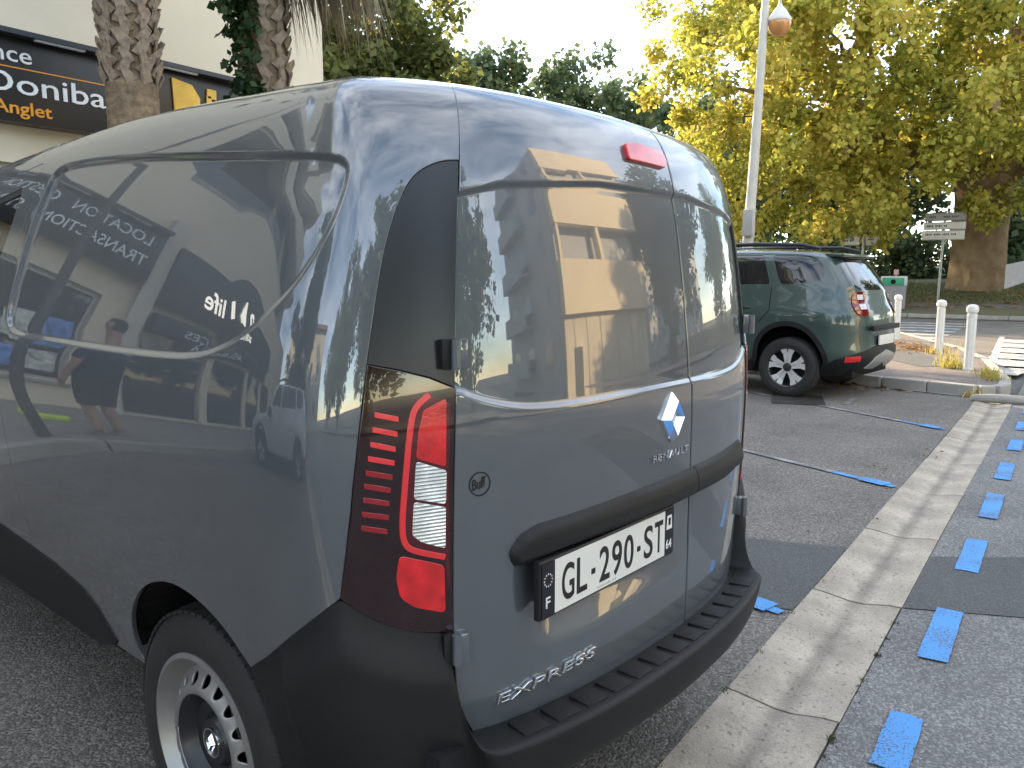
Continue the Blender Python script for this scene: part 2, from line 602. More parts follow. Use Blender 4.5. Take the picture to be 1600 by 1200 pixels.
def panel(name, fn, outer, mat, parent, holes=(), h=.03, hb=.012, gap=.002, lip=.012, off=0.0, feats=(), hg=None):
    """A sheet-metal panel on the surface fn(s, v) -> position, bounded by outer and holes in (s, v), with edges turned in."""
    hg = gap if hg is None else hg
    O = offset_poly(resamp(outer, hb), gap)
    H = [offset_poly(resamp(q, hb), -hg) for q in holes]
    loops = [O] + H
    pts = list(O); edges = [(i, (i + 1) % len(O)) for i in range(len(O))]
    for q in H:
        n = len(pts); pts += list(q); edges += [(n + i, n + (i + 1) % len(q)) for i in range(len(q))]
    lo, hi = O.min(0), O.max(0)
    gx = np.arange(lo[0], hi[0], h); gy = np.arange(lo[1], hi[1], h)
    G = np.stack(np.meshgrid(gx, gy, indexing='ij'), -1).reshape(-1, 2)
    cand = [G] + [np.asarray(f, float) for f in feats]
    for k, C in enumerate(cand):
        if len(C) == 0: continue
        mrg = .45 * h if k == 0 else .002
        keep = sdist(C, O) > min(mrg, .006)
        for q in H: keep &= sdist(C, q) < -min(mrg, .006)
        C = C[keep]
        if k == 0 and len(cand) > 1:          # keep the plain grid out of the feature rows
            Fp = np.vstack([c for c in cand[1:]])
            kk = np.ones(len(C), bool)
            for i0 in range(0, len(C), 400):
                D = np.hypot(C[i0:i0 + 400, None, 0] - Fp[None, :, 0], C[i0:i0 + 400, None, 1] - Fp[None, :, 1]).min(1)
                kk[i0:i0 + 400] = D > .006
            C = C[kk]
        pts += list(C)
    vo, eo, fo, ov, oe, of = delaunay_2d_cdt([Vector((float(p[0]), float(p[1]))) for p in pts], edges, [], 0, 1e-7)
    U = np.array([p[:] for p in vo]); T = np.array([f[:] for f in fo])
    cen = U[T].mean(1)
    k = inside(cen, O)
    for q in H: k &= ~inside(cen, q)
    T = T[k]
    e = 2e-3
    def P(u): return fn(u[:, 0], u[:, 1])
    du, dv = np.array([e, 0]), np.array([0, e])
    Nn = np.cross(P(U + du) - P(U - du), P(U + dv) - P(U - dv))
    Nn /= np.maximum(np.linalg.norm(Nn, axis=1), 1e-12)[:, None]
    X = P(U) + Nn * off
    a = (U[T[:, 1]] - U[T[:, 0]]); b = (U[T[:, 2]] - U[T[:, 0]])
    fl = a[:, 0] * b[:, 1] - a[:, 1] * b[:, 0] < 0
    T[fl] = T[fl][:, ::-1]
    # boundary edges -> turned-in lip
    cnt = {}
    for t in T:
        for i in range(3):
            p, q = int(t[i]), int(t[(i + 1) % 3])
            cnt[(p, q)] = 1
    bd = [(p, q) for (p, q) in cnt if (q, p) not in cnt]
    V = list(X); NN = list(Nn); F = [tuple(t) for t in T]
    nb = {}
    for p, q in bd:                                  # outward in-surface direction at boundary vertices
        t = X[q] - X[p]
        for i in (p, q):
            o = np.cross(t, Nn[i]); l = np.linalg.norm(o)
            nb[i] = nb.get(i, np.zeros(3)) + (o / l if l > 1e-12 else 0)
    lipa, lipb, lipc = {}, {}, {}
    for i, o in nb.items():
        o = o / max(np.linalg.norm(o), 1e-9)
        r = min(.0016, lip * .3)
        lipa[i] = len(V); V.append(X[i] + o * r * .8 - Nn[i] * r); d = o + Nn[i]; NN.append(d / max(np.linalg.norm(d), 1e-9))
        lipb[i] = len(V); V.append(X[i] + o * r - Nn[i] * 2 * r); NN.append(o)
        lipc[i] = len(V); V.append(X[i] + o * r - Nn[i] * lip); NN.append(o)
    for p, q in bd:
        F += [(q, p, lipa[p], lipa[q]), (lipa[q], lipa[p], lipb[p], lipb[q]), (lipb[q], lipb[p], lipc[p], lipc[q])]
    return mk(name, V, F, mat, parent, normals=NN)

def on_surf(fn, s, v, off=0.0):
    s = np.atleast_1d(np.asarray(s, float)); v = np.atleast_1d(np.asarray(v, float)); e = 2e-3
    n = np.cross(fn(s + e, v) - fn(s - e, v), fn(s, v + e) - fn(s, v - e))
    n /= np.linalg.norm(n, axis=1)[:, None]
    return fn(s, v) + n * np.reshape(off, (-1, 1)), n

def text_surf(name, body, fn, o, e, height, mat, parent, depth=.004, base=.001, **kw):
    """Text laid on a curved panel: o, e = (s, v) of the two ends of the baseline."""
    V, F = text_mesh(body, extrude=0.05, **kw)
    wx, hy = V[:, 0].max(), V[:, 1].max()
    V[:, 2] = np.clip(V[:, 2] / max(np.abs(V[:, 2]).max(), 1e-6), -1, 1) * .05
    o = np.array(o, float); d = np.array(e, float) - o
    L = np.hypot(*d); d /= L; u = np.array([-d[1], d[0]])
    Q = o + np.outer(V[:, 0] / wx * L, d) + np.outer(V[:, 1] / hy * height, u)
    P, n = on_surf(fn, Q[:, 0], Q[:, 1], base + (V[:, 2] / 0.05 + 1) * .5 * depth)
    return mk(name, P, F, mat, parent)

def mir(poly): return [(-p[0], p[1]) for p in poly][::-1]

def ribbon(line, w):
    P = np.asarray(line, float)
    T = np.gradient(P, axis=0); T /= np.hypot(T[:, 0], T[:, 1])[:, None]
    Nn = np.stack([-T[:, 1], T[:, 0]], -1)
    return np.vstack([P + Nn * w / 2, (P - Nn * w / 2)[::-1]])

# ------------------------------------------------------------------ the grey van
VAN_RZ = R(-4.94)
VB = Body(
    PLAN=[(0,0),(.2,.006),(.35,.018),(.5,.042),(.6,.069),(.72,.122),(.785,.156),(.832,.198),(.860,.262),(.875,.38),(.8835,.7),(.8875,1.2),(.8875,2.4),(.88,3.0),(.85,3.5),(.79,3.85),(.65,4.08),(.4,4.21),(0,4.26)],
    PROF=[(0.7,0.22,0.05,0.7),(0.745,0.3,0.02,0.745),(0.79,0.42,0.003,0.79),(0.828,0.58,0,0.828),(0.862,0.76,0,0.862),(0.884,0.95,0,0.884),(0.8875,1.05,0,0.8875),(0.875,1.18,0.006,0.882),(0.838,1.35,0.022,0.867),(0.799,1.5,0.043,0.85),(0.769,1.6,0.064,0.834),(0.743,1.67,0.088,0.816),(0.708,1.722,0.128,0.783),(0.635,1.756,0.215,0.705),(0.46,1.777,0.47,0.5),(0.23,1.79,1.1,0.25),(0,1.795,2,0)],
    KT=[-.6,0,.2,.42,.9,1.4,2.2,3,4.5], KV=[0,0,-.022,-.032,-.010,-.014,-.07,-.12,-.15], zb=1.15,
    front=[(.2,4.26),(.85,4.26),(.95,4.18),(1.03,3.85),(1.10,3.25),(1.35,2.85),(1.6,2.45),(1.72,2.1),(1.80,2.0)])

SLOT = [(-2.0925,1.4367),(-2.0512,1.4748),(-1.9259,1.4785),(-1.6214,1.4616),(-1.3187,1.4436),(-1.0790,1.4259),(-0.9330,1.4108),(-0.8664,1.4007),(-0.8327,1.3890),(-0.8230,1.3718),(-0.8279,1.3386),(-0.8433,1.2919),(-0.8749,1.2349),(-0.9055,1.1895),(-0.9348,1.1495),(-0.9816,1.1086),(-1.0449,1.0655),(-1.1193,1.0341),(-1.2041,1.0139),(-1.3523,1.0079),(-1.6188,1.0078),(-1.9544,1.0131),(-2.0862,1.0153),(-2.1594,1.0243),(-2.1917,1.0460),(-2.2011,1.0903),(-2.1823,1.1799),(-2.1527,1.3050)]
SLOT = chaikin(SLOT, 2)
_rb = [(.80,1.0),(.616,.961),(.58,.943),(.524,.926),(.447,.912),(.323,.908),(.148,.909),(0,.910)]
DREC = chaikin([(-.80,1.381)] + [(-a, b) for a, b in _rb] + [(a, b) for a, b in _rb[::-1]][1:] + [(.80,1.381)], 2)
PREC = chaikin([(-0.4922,0.6599),(-0.5073,0.6000),(-0.5073,0.5480),(-0.4922,0.4830),(-0.4521,0.4298),(-0.3982,0.4099),(-0.1963,0.4200),(0.0377,0.4250),(0.1277,0.4400),(0.1627,0.4900),(0.1677,0.6000),(0.1627,0.6600)], 2)

def van_base(s, v): return VB.pos(s, v)
def _nrm(fn, s, v, e=2e-3):
    n = np.cross(fn(s + e, v) - fn(s - e, v), fn(s, v + e) - fn(s, v - e))
    return n / np.maximum(np.linalg.norm(n, axis=-1), 1e-9)[..., None]
def van_side(s, v):
    P = VB.pos(s, v); n = _nrm(VB.pos, s, v)
    q = np.stack([-np.abs(s), v], -1)
    d = np.zeros(len(s)); k = (q[:, 0] > -2.3) & (q[:, 0] < -.7) & (v > .9) & (v < 1.6)
    if k.any(): d[k] = -.011 * sm(sdist(q[k], SLOT), -.003, .013) * (1 - .6 * sm(q[k][:, 0], -1.12, -.90) * (1 - sm(q[k][:, 1], 1.30, 1.38)))
    return P + n * d[:, None]
def van_rear(s, v):
    P = VB.pos(s, v); n = _nrm(VB.pos, s, v)
    q = np.stack([s, v], -1)
    d = -.009 * sm(sdist(q, DREC), -.002, .014)
    P = P + n * d[:, None]
    k = (v > .35) & (v < .72)
    if k.any():
        m = sm(sdist(q[k], PREC), -.01, .075)
        yt = .011 - .040 * np.clip(P[k, 0] / .45, -1, 0)
        P[k, 1] = P[k, 1] * (1 - m) + np.maximum(yt, P[k, 1]) * m
    return P

def feats_along(poly, offs, h=.008):
    L = []
    for o in offs:
        L.append(offset_poly(resamp(poly, h), o))
    return np.vstack(L)

DOOR_EDGE = [(-0.5741,1.5630),(-0.5807,1.4637),(-0.5875,1.3901),(-0.5993,1.2941),(-0.6083,1.1869),(-0.6133,1.0920),(-0.6182,0.9633),(-0.6222,0.8589),(-0.6281,0.7398),(-0.6381,0.6167),(-0.6481,0.5086),(-0.6541,0.4356),(-0.6571,0.3796),(-0.6510,0.3315),(-0.6341,0.2796),(-0.6083,0.2480),(-0.5726,0.2364)]
PILL = [(-0.5885,1.3932),(-0.6259,1.3904),(-0.6657,1.3739),(-0.6931,1.3515),(-0.7145,1.3154),(-0.7329,1.2742),(-0.7496,1.2219),(-0.7651,1.1419),(-0.7768,1.0627),(-0.7824,1.0181)]
LAMP_O = [(-0.7824,1.0181),(-0.7912,0.9407),(-0.8025,0.8532),(-0.8157,0.7635),(-0.8317,0.6827),(-0.8497,0.6050)]
LAMP_B = [(-0.8497,0.6050),(-0.8219,0.5780),(-0.7797,0.5464),(-0.7221,0.5201),(-0.6491,0.5046)]
LAMP_T = [(-0.7824,1.0181),(-0.7281,1.0065),(-0.6693,0.9898),(-0.6183,0.9671)]
BUMP_E = [(-0.8497,0.6050),(-0.8913,0.5730),(-0.9662,0.5140),(-1.0477,0.4487),(-1.1242,0.3965)]
ARCH = [(-1.6692,0.2047),(-1.6859,0.2459),(-1.6802,0.2970),(-1.6527,0.3549),(-1.6075,0.4072),(-1.5458,0.4554),(-1.4905,0.4855),(-1.4241,0.5082),(-1.3702,0.5167),(-1.3128,0.5145),(-1.2644,0.5028),(-1.2208,0.4848),(-1.1803,0.4575),(-1.1549,0.4305),(-1.1242,0.3965)]
SILL = [(-1.8062,0.2242),(-1.8223,0.2529),(-1.8581,0.3098),(-1.9280,0.3507),(-2.0873,0.3818),(-2.2815,0.3985),(-2.4658,.4131),(-3.72,.42),(-3.72,.17),(-2.05,.165),(-1.95,.162),(-1.8303,0.2051)]
DOORF = rounded([(-2.1575,1.5039),(-2.1181,1.4734)][:0] + [(-2.1634,1.5062),(-2.2031,1.3264),(-2.2260,1.2172),(-2.2492,1.1078),(-2.2418,0.9982),(-2.2205,0.8000),(-2.2213,0.4248),(-3.40,.445),(-3.40,1.0),(-3.0,1.25),(-2.72,1.470)], .03)
GLASSF = rounded([(-2.2791,1.4445),(-2.2964,1.3328),(-2.3447,1.2304),(-2.3408,1.0579),(-3.2,1.03),(-3.1,1.12),(-2.72,1.405)], .03)
SCREEN = rounded([(-4.02,1.03),(-4.02,1.42),(-4.9,1.52),(-5.2,1.53),(-5.2,.99)], .04)

PILL = [tuple(p) for p in chaikin(PILL, 2, closed=False)]
ARCH = [tuple(p) for p in chaikin(ARCH, 2, closed=False)]
DOOR_EDGE = DOOR_EDGE[:1] + [tuple(p) for p in chaikin(DOOR_EDGE[1:], 2, closed=False)]
def arch_closed(a): return list(a) + [(a[-1][0] + .05, -.1), (a[0][0] - .0, -.1)]
def shift(poly, ds): return [(p[0] + ds, p[1]) for p in poly]

def make_wheel(name, parent, x, y, z, R0, rr, side, style, w=.195, loc_label=None):
    """side -1 = left (outer face looks to -X)."""
    e = empty(name, (x, y, z), 0, parent=parent)
    t = MB()
    hw = w / 2
    prof = [(rr - .004, -hw * .80), (rr + .012, -hw * .94), (rr + (R0 - rr) * .45, -hw), (R0 - .028, -hw * .93), (R0 - .010, -hw * .78), (R0 - .002, -hw * .60),
            (R0, -hw * .40), (R0, -hw * .36), (R0 - .008, -hw * .35), (R0 - .008, -hw * .29), (R0, -hw * .28), (R0 + .001, -hw * .02), (R0 - .008, -hw * .01), (R0 - .008, hw * .05), (R0, hw * .06),
            (R0, hw * .4), (R0 - .010, hw * .78), (R0 - .03, hw * .95), (rr + .01, hw * .9), (rr - .004, hw * .8)]
    t.lathe([(r, h * (1 if side < 0 else -1)) for r, h in prof], 64, 'X')
    for i in range(64):                                       # shoulder blocks of the tread
        a = 2 * math.pi * i / 64
        ca, sa = math.cos(a), math.sin(a)
        r = R0 - .009
        for sg in (-1, 1):
            c = (sg * hw * .70, r * ca, r * sa)
            d = .009
            V = []
            for dx in (-.016, .016):
                for da in (-.011, .011):
                    for dr in (-.004, .006 - .003 * (dx * sg > 0)):
                        V.append((c[0] + dx, c[1] + ca * dr - sa * da, c[2] + sa * dr + ca * da))
            t.add(V, [(0, 1, 3, 2), (4, 6, 7, 5), (0, 4, 5, 1), (2, 3, 7, 6), (1, 5, 7, 3), (0, 2, 6, 4)])
    ty = t.obj("tyre", RUBBER, e, smooth=True)
    f = -hw if side < 0 else hw        # outer plane
    sg = -1 if side < 0 else 1
    def X(h): return f - sg * h         # h = depth inward from the tyre's outer plane
    if style == 'steel':
        rim = MB()
        rim.lathe([(rr + .016, X(.010)), (rr + .015, X(.002)), (rr + .004, X(-.001)), (rr - .002, X(.006)), (rr - .010, X(.016)), (rr - .016, X(.026)), (rr - .024, X(.034))], 72, 'X')
        rim.obj("rim", STEEL, e, smooth=True)
        # ring with oval holes, as a panel in polar coordinates
        nh = 18
        ri, ro = .120, rr - .024
        def fn(s, v):   # s = angle * r0, v = radius
            a = s / .15
            dep = np.interp(v, [ri, ri + .012, ro - .03, ro], [.006, .006, .018, .034])
            return np.stack([X(dep), v * np.cos(a) * (1 if side < 0 else -1), v * np.sin(a)], -1)
        L = 2 * math.pi * .15
        holes = []
        for i in range(nh):
            c = ((i + .5) / nh * L, (ri + ro) / 2 + .003)
            holes.append([(c[0] + .0150 * math.cos(q), c[1] + .0150 * math.sin(q)) for q in np.linspace(0, 2 * math.pi, 14, endpoint=False)])
        panel("wheel_disc", fn, [(0.0, ri), (L, ri), (L, ro), (0.0, ro)], STEEL, e, holes, h=.012, hb=.02, gap=0, lip=.006)
        cap = MB()
        cap.lathe([(ri + .002, X(.011)), (ri - .004, X(.008)), (ri - .014, X(.018)), (ri - .030, X(.040)), (.062, X(.044)), (.050, X(.030)), (.0, X(.026))], 48, 'X')
        cp = cap.obj("hub_cap", BLACKG, e, smooth=True)
        ring = MB()
        ring.lathe([(.036, X(.030)), (.034, X(.024)), (.031, X(.024)), (.030, X(.030))], 40, 'X')
        ring.obj("cap_ring", CHROME, cp, smooth=True)
        dm = MB()
        dia = [(0, .022), (.014, 0), (0, -.022), (-.014, 0)]
        V = []
        for k, hh in ((1.0, .027), (.66, .018), (.36, .027)):
            V += [(X(hh), a * k, b * k) for a, b in dia]
        dm.add(V, [(i, (i + 1) % 4, 4 + (i + 1) % 4, 4 + i) for i in range(4)] + [(4 + i, 4 + (i + 1) % 4, 8 + (i + 1) % 4, 8 + i) for i in range(4)])
        dm.obj("cap_emblem", CHROME, cp)
    else:
        rim = MB()
        rim.lathe([(rr + .014, X(.012)), (rr + .012, X(.004)), (rr + .002, X(.004)), (rr - .010, X(.014)), (rr - .022, X(.05)), (rr - .03, X(.12))], 64, 'X')
        rim.obj("rim", MATS["alloy_dark"], e, smooth=True)
        bk = MB()
        bk.lathe([(rr - .012, X(.10)), (.0, X(.10))], 40, 'X')
        bk.obj("brake_disc", BLACKD, e)
        for i in range(5):
            for tw in (-1, 1):
                a0 = 2 * math.pi * i / 5 + math.pi / 2
                sp = MB()
                pts = [(.030, .35), (.075, .17), (.15, .165), (rr - .004, .235)]
                A, Bp = [], []
                for r, da in pts:
                    a = a0 + tw * da
                    A.append((r, a))
                V = []; F = []
                for j, (r, a) in enumerate(A):
                    wv = (.020, .022, .027, .038)[j]
                    for dz, hh in ((-wv, .026 - .012 * (j == 3)), (wv, .026 - .012 * (j == 3)), (wv * .8, .06), (-wv * .8, .06)):
                        y = r * math.cos(a) - dz * math.sin(a); zz = r * math.sin(a) + dz * math.cos(a)
                        V.append((X(hh), y, zz))
                for j in range(3):
                    for k in range(4):
                        F.append((j * 4 + k, j * 4 + (k + 1) % 4, (j + 1) * 4 + (k + 1) % 4, (j + 1) * 4 + k))
                sp.add(V, F)
                sp.obj("wheel_spoke", MATS["alloy_bright"], e)
        cap = MB()
        cap.lathe([(.052, X(.06)), (.050, X(.026)), (.030, X(.020)), (0, X(.019))], 28, 'X')
        cap.obj("hub_cap", MATS["alloy_dark"], e, smooth=True)
    return e

def well(parent, s_c, y, z, r, x0, x1, mat):
    """Inner wheel housing: half tube and back wall."""
    m = MB()
    n = 24
    V = []
    for i in range(n + 1):
        a = math.pi * (.13 + .74 * i / n)
        for x in (x0, x1):
            V.append((x, y + r * math.cos(a), z + r * math.sin(a)))
    F = [(2 * i, 2 * i + 1, 2 * i + 3, 2 * i + 2) for i in range(n)]
    c = len(V); V.append((x1, y, z))
    F += [(c, 2 * i + 1, 2 * i + 3) for i in range(n)]
    m.add(V, F)
    return m.obj("wheel_housing", mat, parent)

def make_van():
    van = empty("parked_van", (0, 0, 0), VAN_RZ, "glossy grey delivery van with blind panels, red tail lamps and black rear bumper, nearest", "van")
    # --- main shell: left half, right half, with everything else cut out of it
    rear_hole = [(-0.5741,1.5630)] + DOOR_EDGE[1:2] + [(-0.5885,1.3932)] + PILL[1:] + LAMP_O[1:] + BUMP_E[1:] + [(-1.1242, -.1), (.02, -.1), (-0.0035,1.5609)]
    a_r = arch_closed(ARCH)
    a_f = shift(a_r, -2.81)
    top = VB.vmax - .004
    gl = [np.vstack([offset_poly(resamp(SLOT, .010), o) for o in (-.004, -.001, .002, .005, .008, .011, .014)])]
    edge_f = []
    dom_l = [(-VB.smax, .205), (-0.0023,0.2050), (0, top), (-VB.smax, top)]
    hs = [rear_hole, a_r, a_f, SILL, list(DOORF), list(SCREEN)]
    panel("body_shell", van_side, dom_l, PAINT, van, hs, h=.03, feats=gl, hb=.014, gap=.0, hg=.0015)
    dom_r = mir(dom_l)
    panel("body_shell", van_side, dom_r, PAINT, van, [mir(q) for q in hs], h=.05, feats=[np.stack([-gl[0][:, 0], gl[0][:, 1]], -1)], hb=.02, gap=0, hg=.0015)
    # dark inner skin behind the gaps
    m = MB()
    ns, nv = 120, 40
    SS = np.linspace(-4.0, 4.0, ns); VV = np.linspace(.30, VB.vmax - .05, nv)
    for a in (-1.0157,1.0029):
        rows = [s for s in SS if s * a >= -1e-9]
        V = []; F = []
        for s in rows:
            p = VB.pos(np.full(nv, s), VV); nn = _nrm(VB.pos, np.full(nv, s), VV)
            V += [tuple(q) for q in p - nn * .030]
        for i in range(len(rows) - 1):
            for j in range(nv - 1):
                c = (abs(rows[i] + rows[i + 1]) / 2, (VV[j] + VV[j + 1]) / 2)
                if (abs(c[0] - 1.36) < .33 or abs(c[0] - 4.17) < .33) and c[1] < .56: continue
                if c[0] > 1.98 and c[1] > .98: continue
                F.append((i * nv + j, i * nv + j + 1, (i + 1) * nv + j + 1, (i + 1) * nv + j))
        m.add(V, F)
    m.obj("inner_skin", BLACKD, van)
    fl = MB()
    fl.box((0, 2.1, .36), (1.1, 4.0, .24)); fl.box((0, 2.2, .42), (1.45, 1.9, .18)); fl.box((0, .16, .40), (1.35, .2, .16))
    fl.obj("underbody", BLACKD, van)
    for sg in (-1.0157,1.0029):
        for y in (.69, 3.50): well(van, 0, y, .33, .375, sg * .785, sg * .52, BLACKD)
        panel("sill_trim", van_base, SILL if sg < 0 else mir(SILL), BLACKP, van, h=.05, off=.004)
        fd = panel("front_door", van_side, DOORF if sg < 0 else mir(DOORF), PAINT, van, [GLASSF if sg < 0 else mir(GLASSF)], h=.04)
        panel("window_glass", van_base, GLASSF if sg < 0 else mir(GLASSF), GLASSD, fd, h=.06, off=-.008, gap=.002)
        g2 = offset_poly(resamp(GLASSF, .03), -.001); g3 = offset_poly(resamp(GLASSF, .03), .016)
        panel("window_seal", van_base, g2 if sg < 0 else mir(list(g2)), BLACKG, fd, [g3 if sg < 0 else mir(list(g3))], h=.2, hb=.03, off=-.004, gap=0, lip=.004)
        ms = MB(); ms.bevbox((sg * 1.01, 2.72, 1.13), (.20, .12, .17), .035); ms.tube([(sg * .86, 2.72, 1.10), (sg * .95, 2.72, 1.10)], .03)
        ms.obj("side_mirror", BLACKG, van, smooth=True)
        panel("windscreen", van_base, SCREEN if sg < 0 else mir(SCREEN), GLASSD, van, h=.08, off=-.003, gap=.001)
        hl = MB(); hl.bevbox((sg * .66, 4.04, .86), (.30, .20, .16), .04); hl.obj("headlight", CLEARL, van, smooth=True)
    # --- rear doors
    left = [p for p in DOOR_EDGE] + [(0.1592,0.2360), (0.1282,1.5597)]
    right = mir(DOOR_EDGE)
    right = [(0.1347,1.5597), (0.1662,0.2360)] + right
    fe = [feats_along(DREC, (-.003, .0, .003, .006, .009, .012, .015)), feats_along(PREC, (-.01, .0, .01, .02, .03, .04, .05, .065), .02)]
    dl = panel("rear_door", van_rear, left, PAINT, van, h=.022, feats=fe, gap=.0022, off=0)
    dl["label"] = "wider rear door carrying the plate"
    dr = panel("rear_door", van_rear, right, PAINT, van, h=.022, feats=fe, gap=.0022)
    dr["label"] = "narrow right rear door"
    # black handle strip across both doors
    full = chaikin(resamp(rounded([(-.505, .606), (-.517, .640), (-.485, .672), (-.44, .684), (-.09, .692), (.3, .698), (.535, .706), (.548, .66), (.53, .630), (.3, .622), (-.09, .621), (-.32, .618)], .012), .02), 1)
    def strip_fn(s_, v_):
        P = VB.pos(s_, v_); n = _nrm(VB.pos, s_, v_)
        d = sdist(np.stack([s_, v_], -1), full)
        b = .022 * (1 - np.clip(1 - np.clip(d, 0, .05) / .014, 0, 1) ** 2.6) - .003
        b = b * (1 - .55 * sm(v_, .655, .70))
        return P + n * b[:, None]
    def clip_s(poly, c, keep_less):
        out = []
        m = len(poly)
        for i in range(m):
            p, q = poly[i], poly[(i + 1) % m]
            ip = (p[0] <= c) == keep_less; iq = (q[0] <= c) == keep_less
            if ip: out.append(tuple(p))
            if ip != iq:
                t_ = (c - p[0]) / (q[0] - p[0]); out.append((c, p[1] + t_ * (q[1] - p[1])))
        return out
    f = strip_fn
    panel("handle_strip", f, clip_s(full, .1612, True), BLACKP, dl, h=.010, hb=.012, gap=0, lip=.012)
    panel("handle_strip", f, clip_s(full, .1668, False), BLACKP, dr, h=.010, hb=.012, gap=0, lip=.012)
    # --- black corner panels, tail lamps
    for sg in (-1.0157,1.0029):
        M = (lambda q: list(q)) if sg < 0 else mir
        pil = PILL + LAMP_T[1:] + [(-0.6133,1.0920),(-0.6083,1.1869),(-0.5993,1.2941)]
        panel("corner_panel", van_base, M(pil), BLACKG, van, h=.02, gap=.0025, off=-.001)
        lamp = LAMP_O + LAMP_B[1:] + [(-0.6401,0.6167),(-0.6301,0.7398),(-0.6247,0.8589),(-0.6207,0.9502)] + LAMP_T[::-1][:-1]
        ll = panel("tail_lamp", van_base, M(lamp), REDDARK, van, h=.018, gap=.002, off=.004)
        INNER = [(-0.6711,0.9593),(-0.6978,0.9399),(-0.7066,0.9089),(-0.7199,0.7967),(-0.7299,0.7221),(-0.7261,0.6921),(-0.7105,0.6792),(-0.6533,0.6596)] + [(-.650, .59), (-.642, .70), (-.636, .84), (-.632, .94)]
        panel("lamp_inner", van_base, M(INNER), REDMID, ll, h=.02, hb=.012, off=.0052, lip=.003, gap=0)
        panel("lens_upper", van_base, M(rounded([(-0.6396,0.9506),(-0.6821,0.9323),(-0.6919,0.8946),(-0.6971,0.8498),(-0.6430,0.8293)], .006)), REDLENS, ll, h=.012, hb=.008, off=.0062, lip=.003, gap=0)
        panel("reversing_lens", van_base, M(rounded([(-0.6972,0.8431),(-0.6417,0.8209),(-0.6454,0.7602),(-0.7038,0.7764)], .006)), CLEARL, ll, h=.010, hb=.008, off=.0062, lip=.003, gap=0)
        panel("reversing_lens", van_base, M(rounded([(-0.7041,0.7703),(-0.6457,0.7532),(-0.6513,0.6767),(-0.6951,0.6948),(-0.7108,0.7097)], .006)), CLEARL, ll, h=.010, hb=.008, off=.0062, lip=.003, gap=0)
        panel("fog_lens", van_base, M(rounded([(-0.7374,0.6738),(-0.6561,0.6433),(-0.6625,0.5510),(-0.7209,0.5730),(-0.7434,0.5939),(-0.7477,0.6325)], .01)), REDLENS, ll, h=.012, hb=.008, off=.0062, lip=.003, gap=0)
        gd = chaikin([(-0.6711,0.9593),(-0.6978,0.9399),(-0.7066,0.9089),(-0.7199,0.7967),(-0.7299,0.7221),(-0.7261,0.6921),(-0.7105,0.6792),(-0.6533,0.6596)], 2, closed=False)
        panel("light_guide", van_base, M(ribbon(gd, .0095)), REDGUIDE, ll, h=.05, hb=.01, off=.0066, lip=.003, gap=0)
        bars = [(-0.7695,0.9310),(-0.7280,0.9204),(-0.7732,0.9055),(-0.7304,0.8944),(-0.7776,0.8806),(-0.7344,0.8684),(-0.7821,0.8563),(-0.7370,0.8443),(-0.7867,0.8319),(-0.7412,0.8193),(-0.7902,0.8090),(-0.7455,0.7963),(-0.7935,0.7846),(-0.7494,0.7730),(-0.7971,0.7594),(-0.7518,0.7479),(-0.8003,0.7346),(-0.7564,0.7223)]
        for i in range(9):
            a, b = np.array(bars[2 * i]), np.array(bars[2 * i + 1])
            w = np.array([0, .0042])
            panel("light_bar", van_base, M([a - w, b - w, b + w, a + w]), REDGUIDE if i < 4 else REDBAR, ll, h=.05, hb=.02, off=.0058, lip=.002, gap=0)
        # hinges
        for (s0, s1, v0, v1) in ((-.650, -.603, 1.004, 1.057), (-.678, -.628, .452, .508)):
            sc, vc = (s0 + s1) / 2 * -sg, (v0 + v1) / 2
            sc = sc if sg > 0 else (s0 + s1) / 2
            for k, (ds, mat_, wd, dp) in enumerate(((-.013, BLACKP, .022, .020), (.012, PAINT, .026, .026))):
                P, n = on_surf(van_base, [sc + ds * (1 if sg < 0 else -1)], [vc])
                hb_ = MB(); hb_.bevbox((0, 0, 0), (wd, dp, v1 - v0), .004)
                ang = math.atan2(n[0][1], n[0][0]) + math.pi / 2
                o = hb_.obj("door_hinge", mat_, van, smooth=True, loc=tuple(P[0] + n[0] * dp * .42), rz=ang)
                if k == 1:
                    pin = MB(); pin.tube([(-.012, -dp * .45, -(v1 - v0) / 2), (-.012, -dp * .45, (v1 - v0) / 2)], .009, 12)
                    pin.obj("hinge_pin", PAINT, o, smooth=True)
    # third brake light
    stp = rounded([(-0.0751,1.4784),(-0.0348,1.4853),(0.1020,1.4781),(0.1099,1.4522),(0.0952,1.4373),(-0.0759,1.4407)], .01)
    sl = panel("high_brake_lamp", van_rear, stp, REDLENS, van, h=.012, hb=.01, off=.010, lip=.012, gap=.001)
    # --- bumper: loft from its upper edge line E down to the lower edge
    def EZ(s, z): return (s, float(VB.vz(z)))
    E_r = [(-1.1242,0.3965), (-1.0477,0.4487), (-0.9662,0.5140), (-0.8913,0.5730), (-0.8497,0.6050), (-0.8219,0.5780), (-0.7797,0.5464), (-0.7221,0.5201), (-0.6661,0.5072), (-0.6606,0.4696), (-0.6641,0.4096), (-0.6631,0.3596), (-0.6540,0.3145), (-0.6361,0.2676), (-0.6074,0.2520), (-0.5626,0.2684)]
    E_c = [(-0.4521,0.2828), (-0.3024,0.2831), (-0.1523,0.2830)]
    Ehalf = np.array(E_r + E_c)
    E = np.vstack([Ehalf, [[0, .283]], Ehalf[::-1] * np.array([-1, 1])])
    E = resamp(E, .02, closed=False)
    nE = len(E)
    Fs = np.zeros(nE)
    se = E[:, 0]
    tt = np.r_[0, np.cumsum(np.hypot(*np.diff(E, axis=0).T))]; tt /= tt[-1]
    Fs = np.interp(tt, [0, .085, .22, .5, .78, .915, 1], [-1.0, -.92, -.66, 0, .66, .92, 1.0])
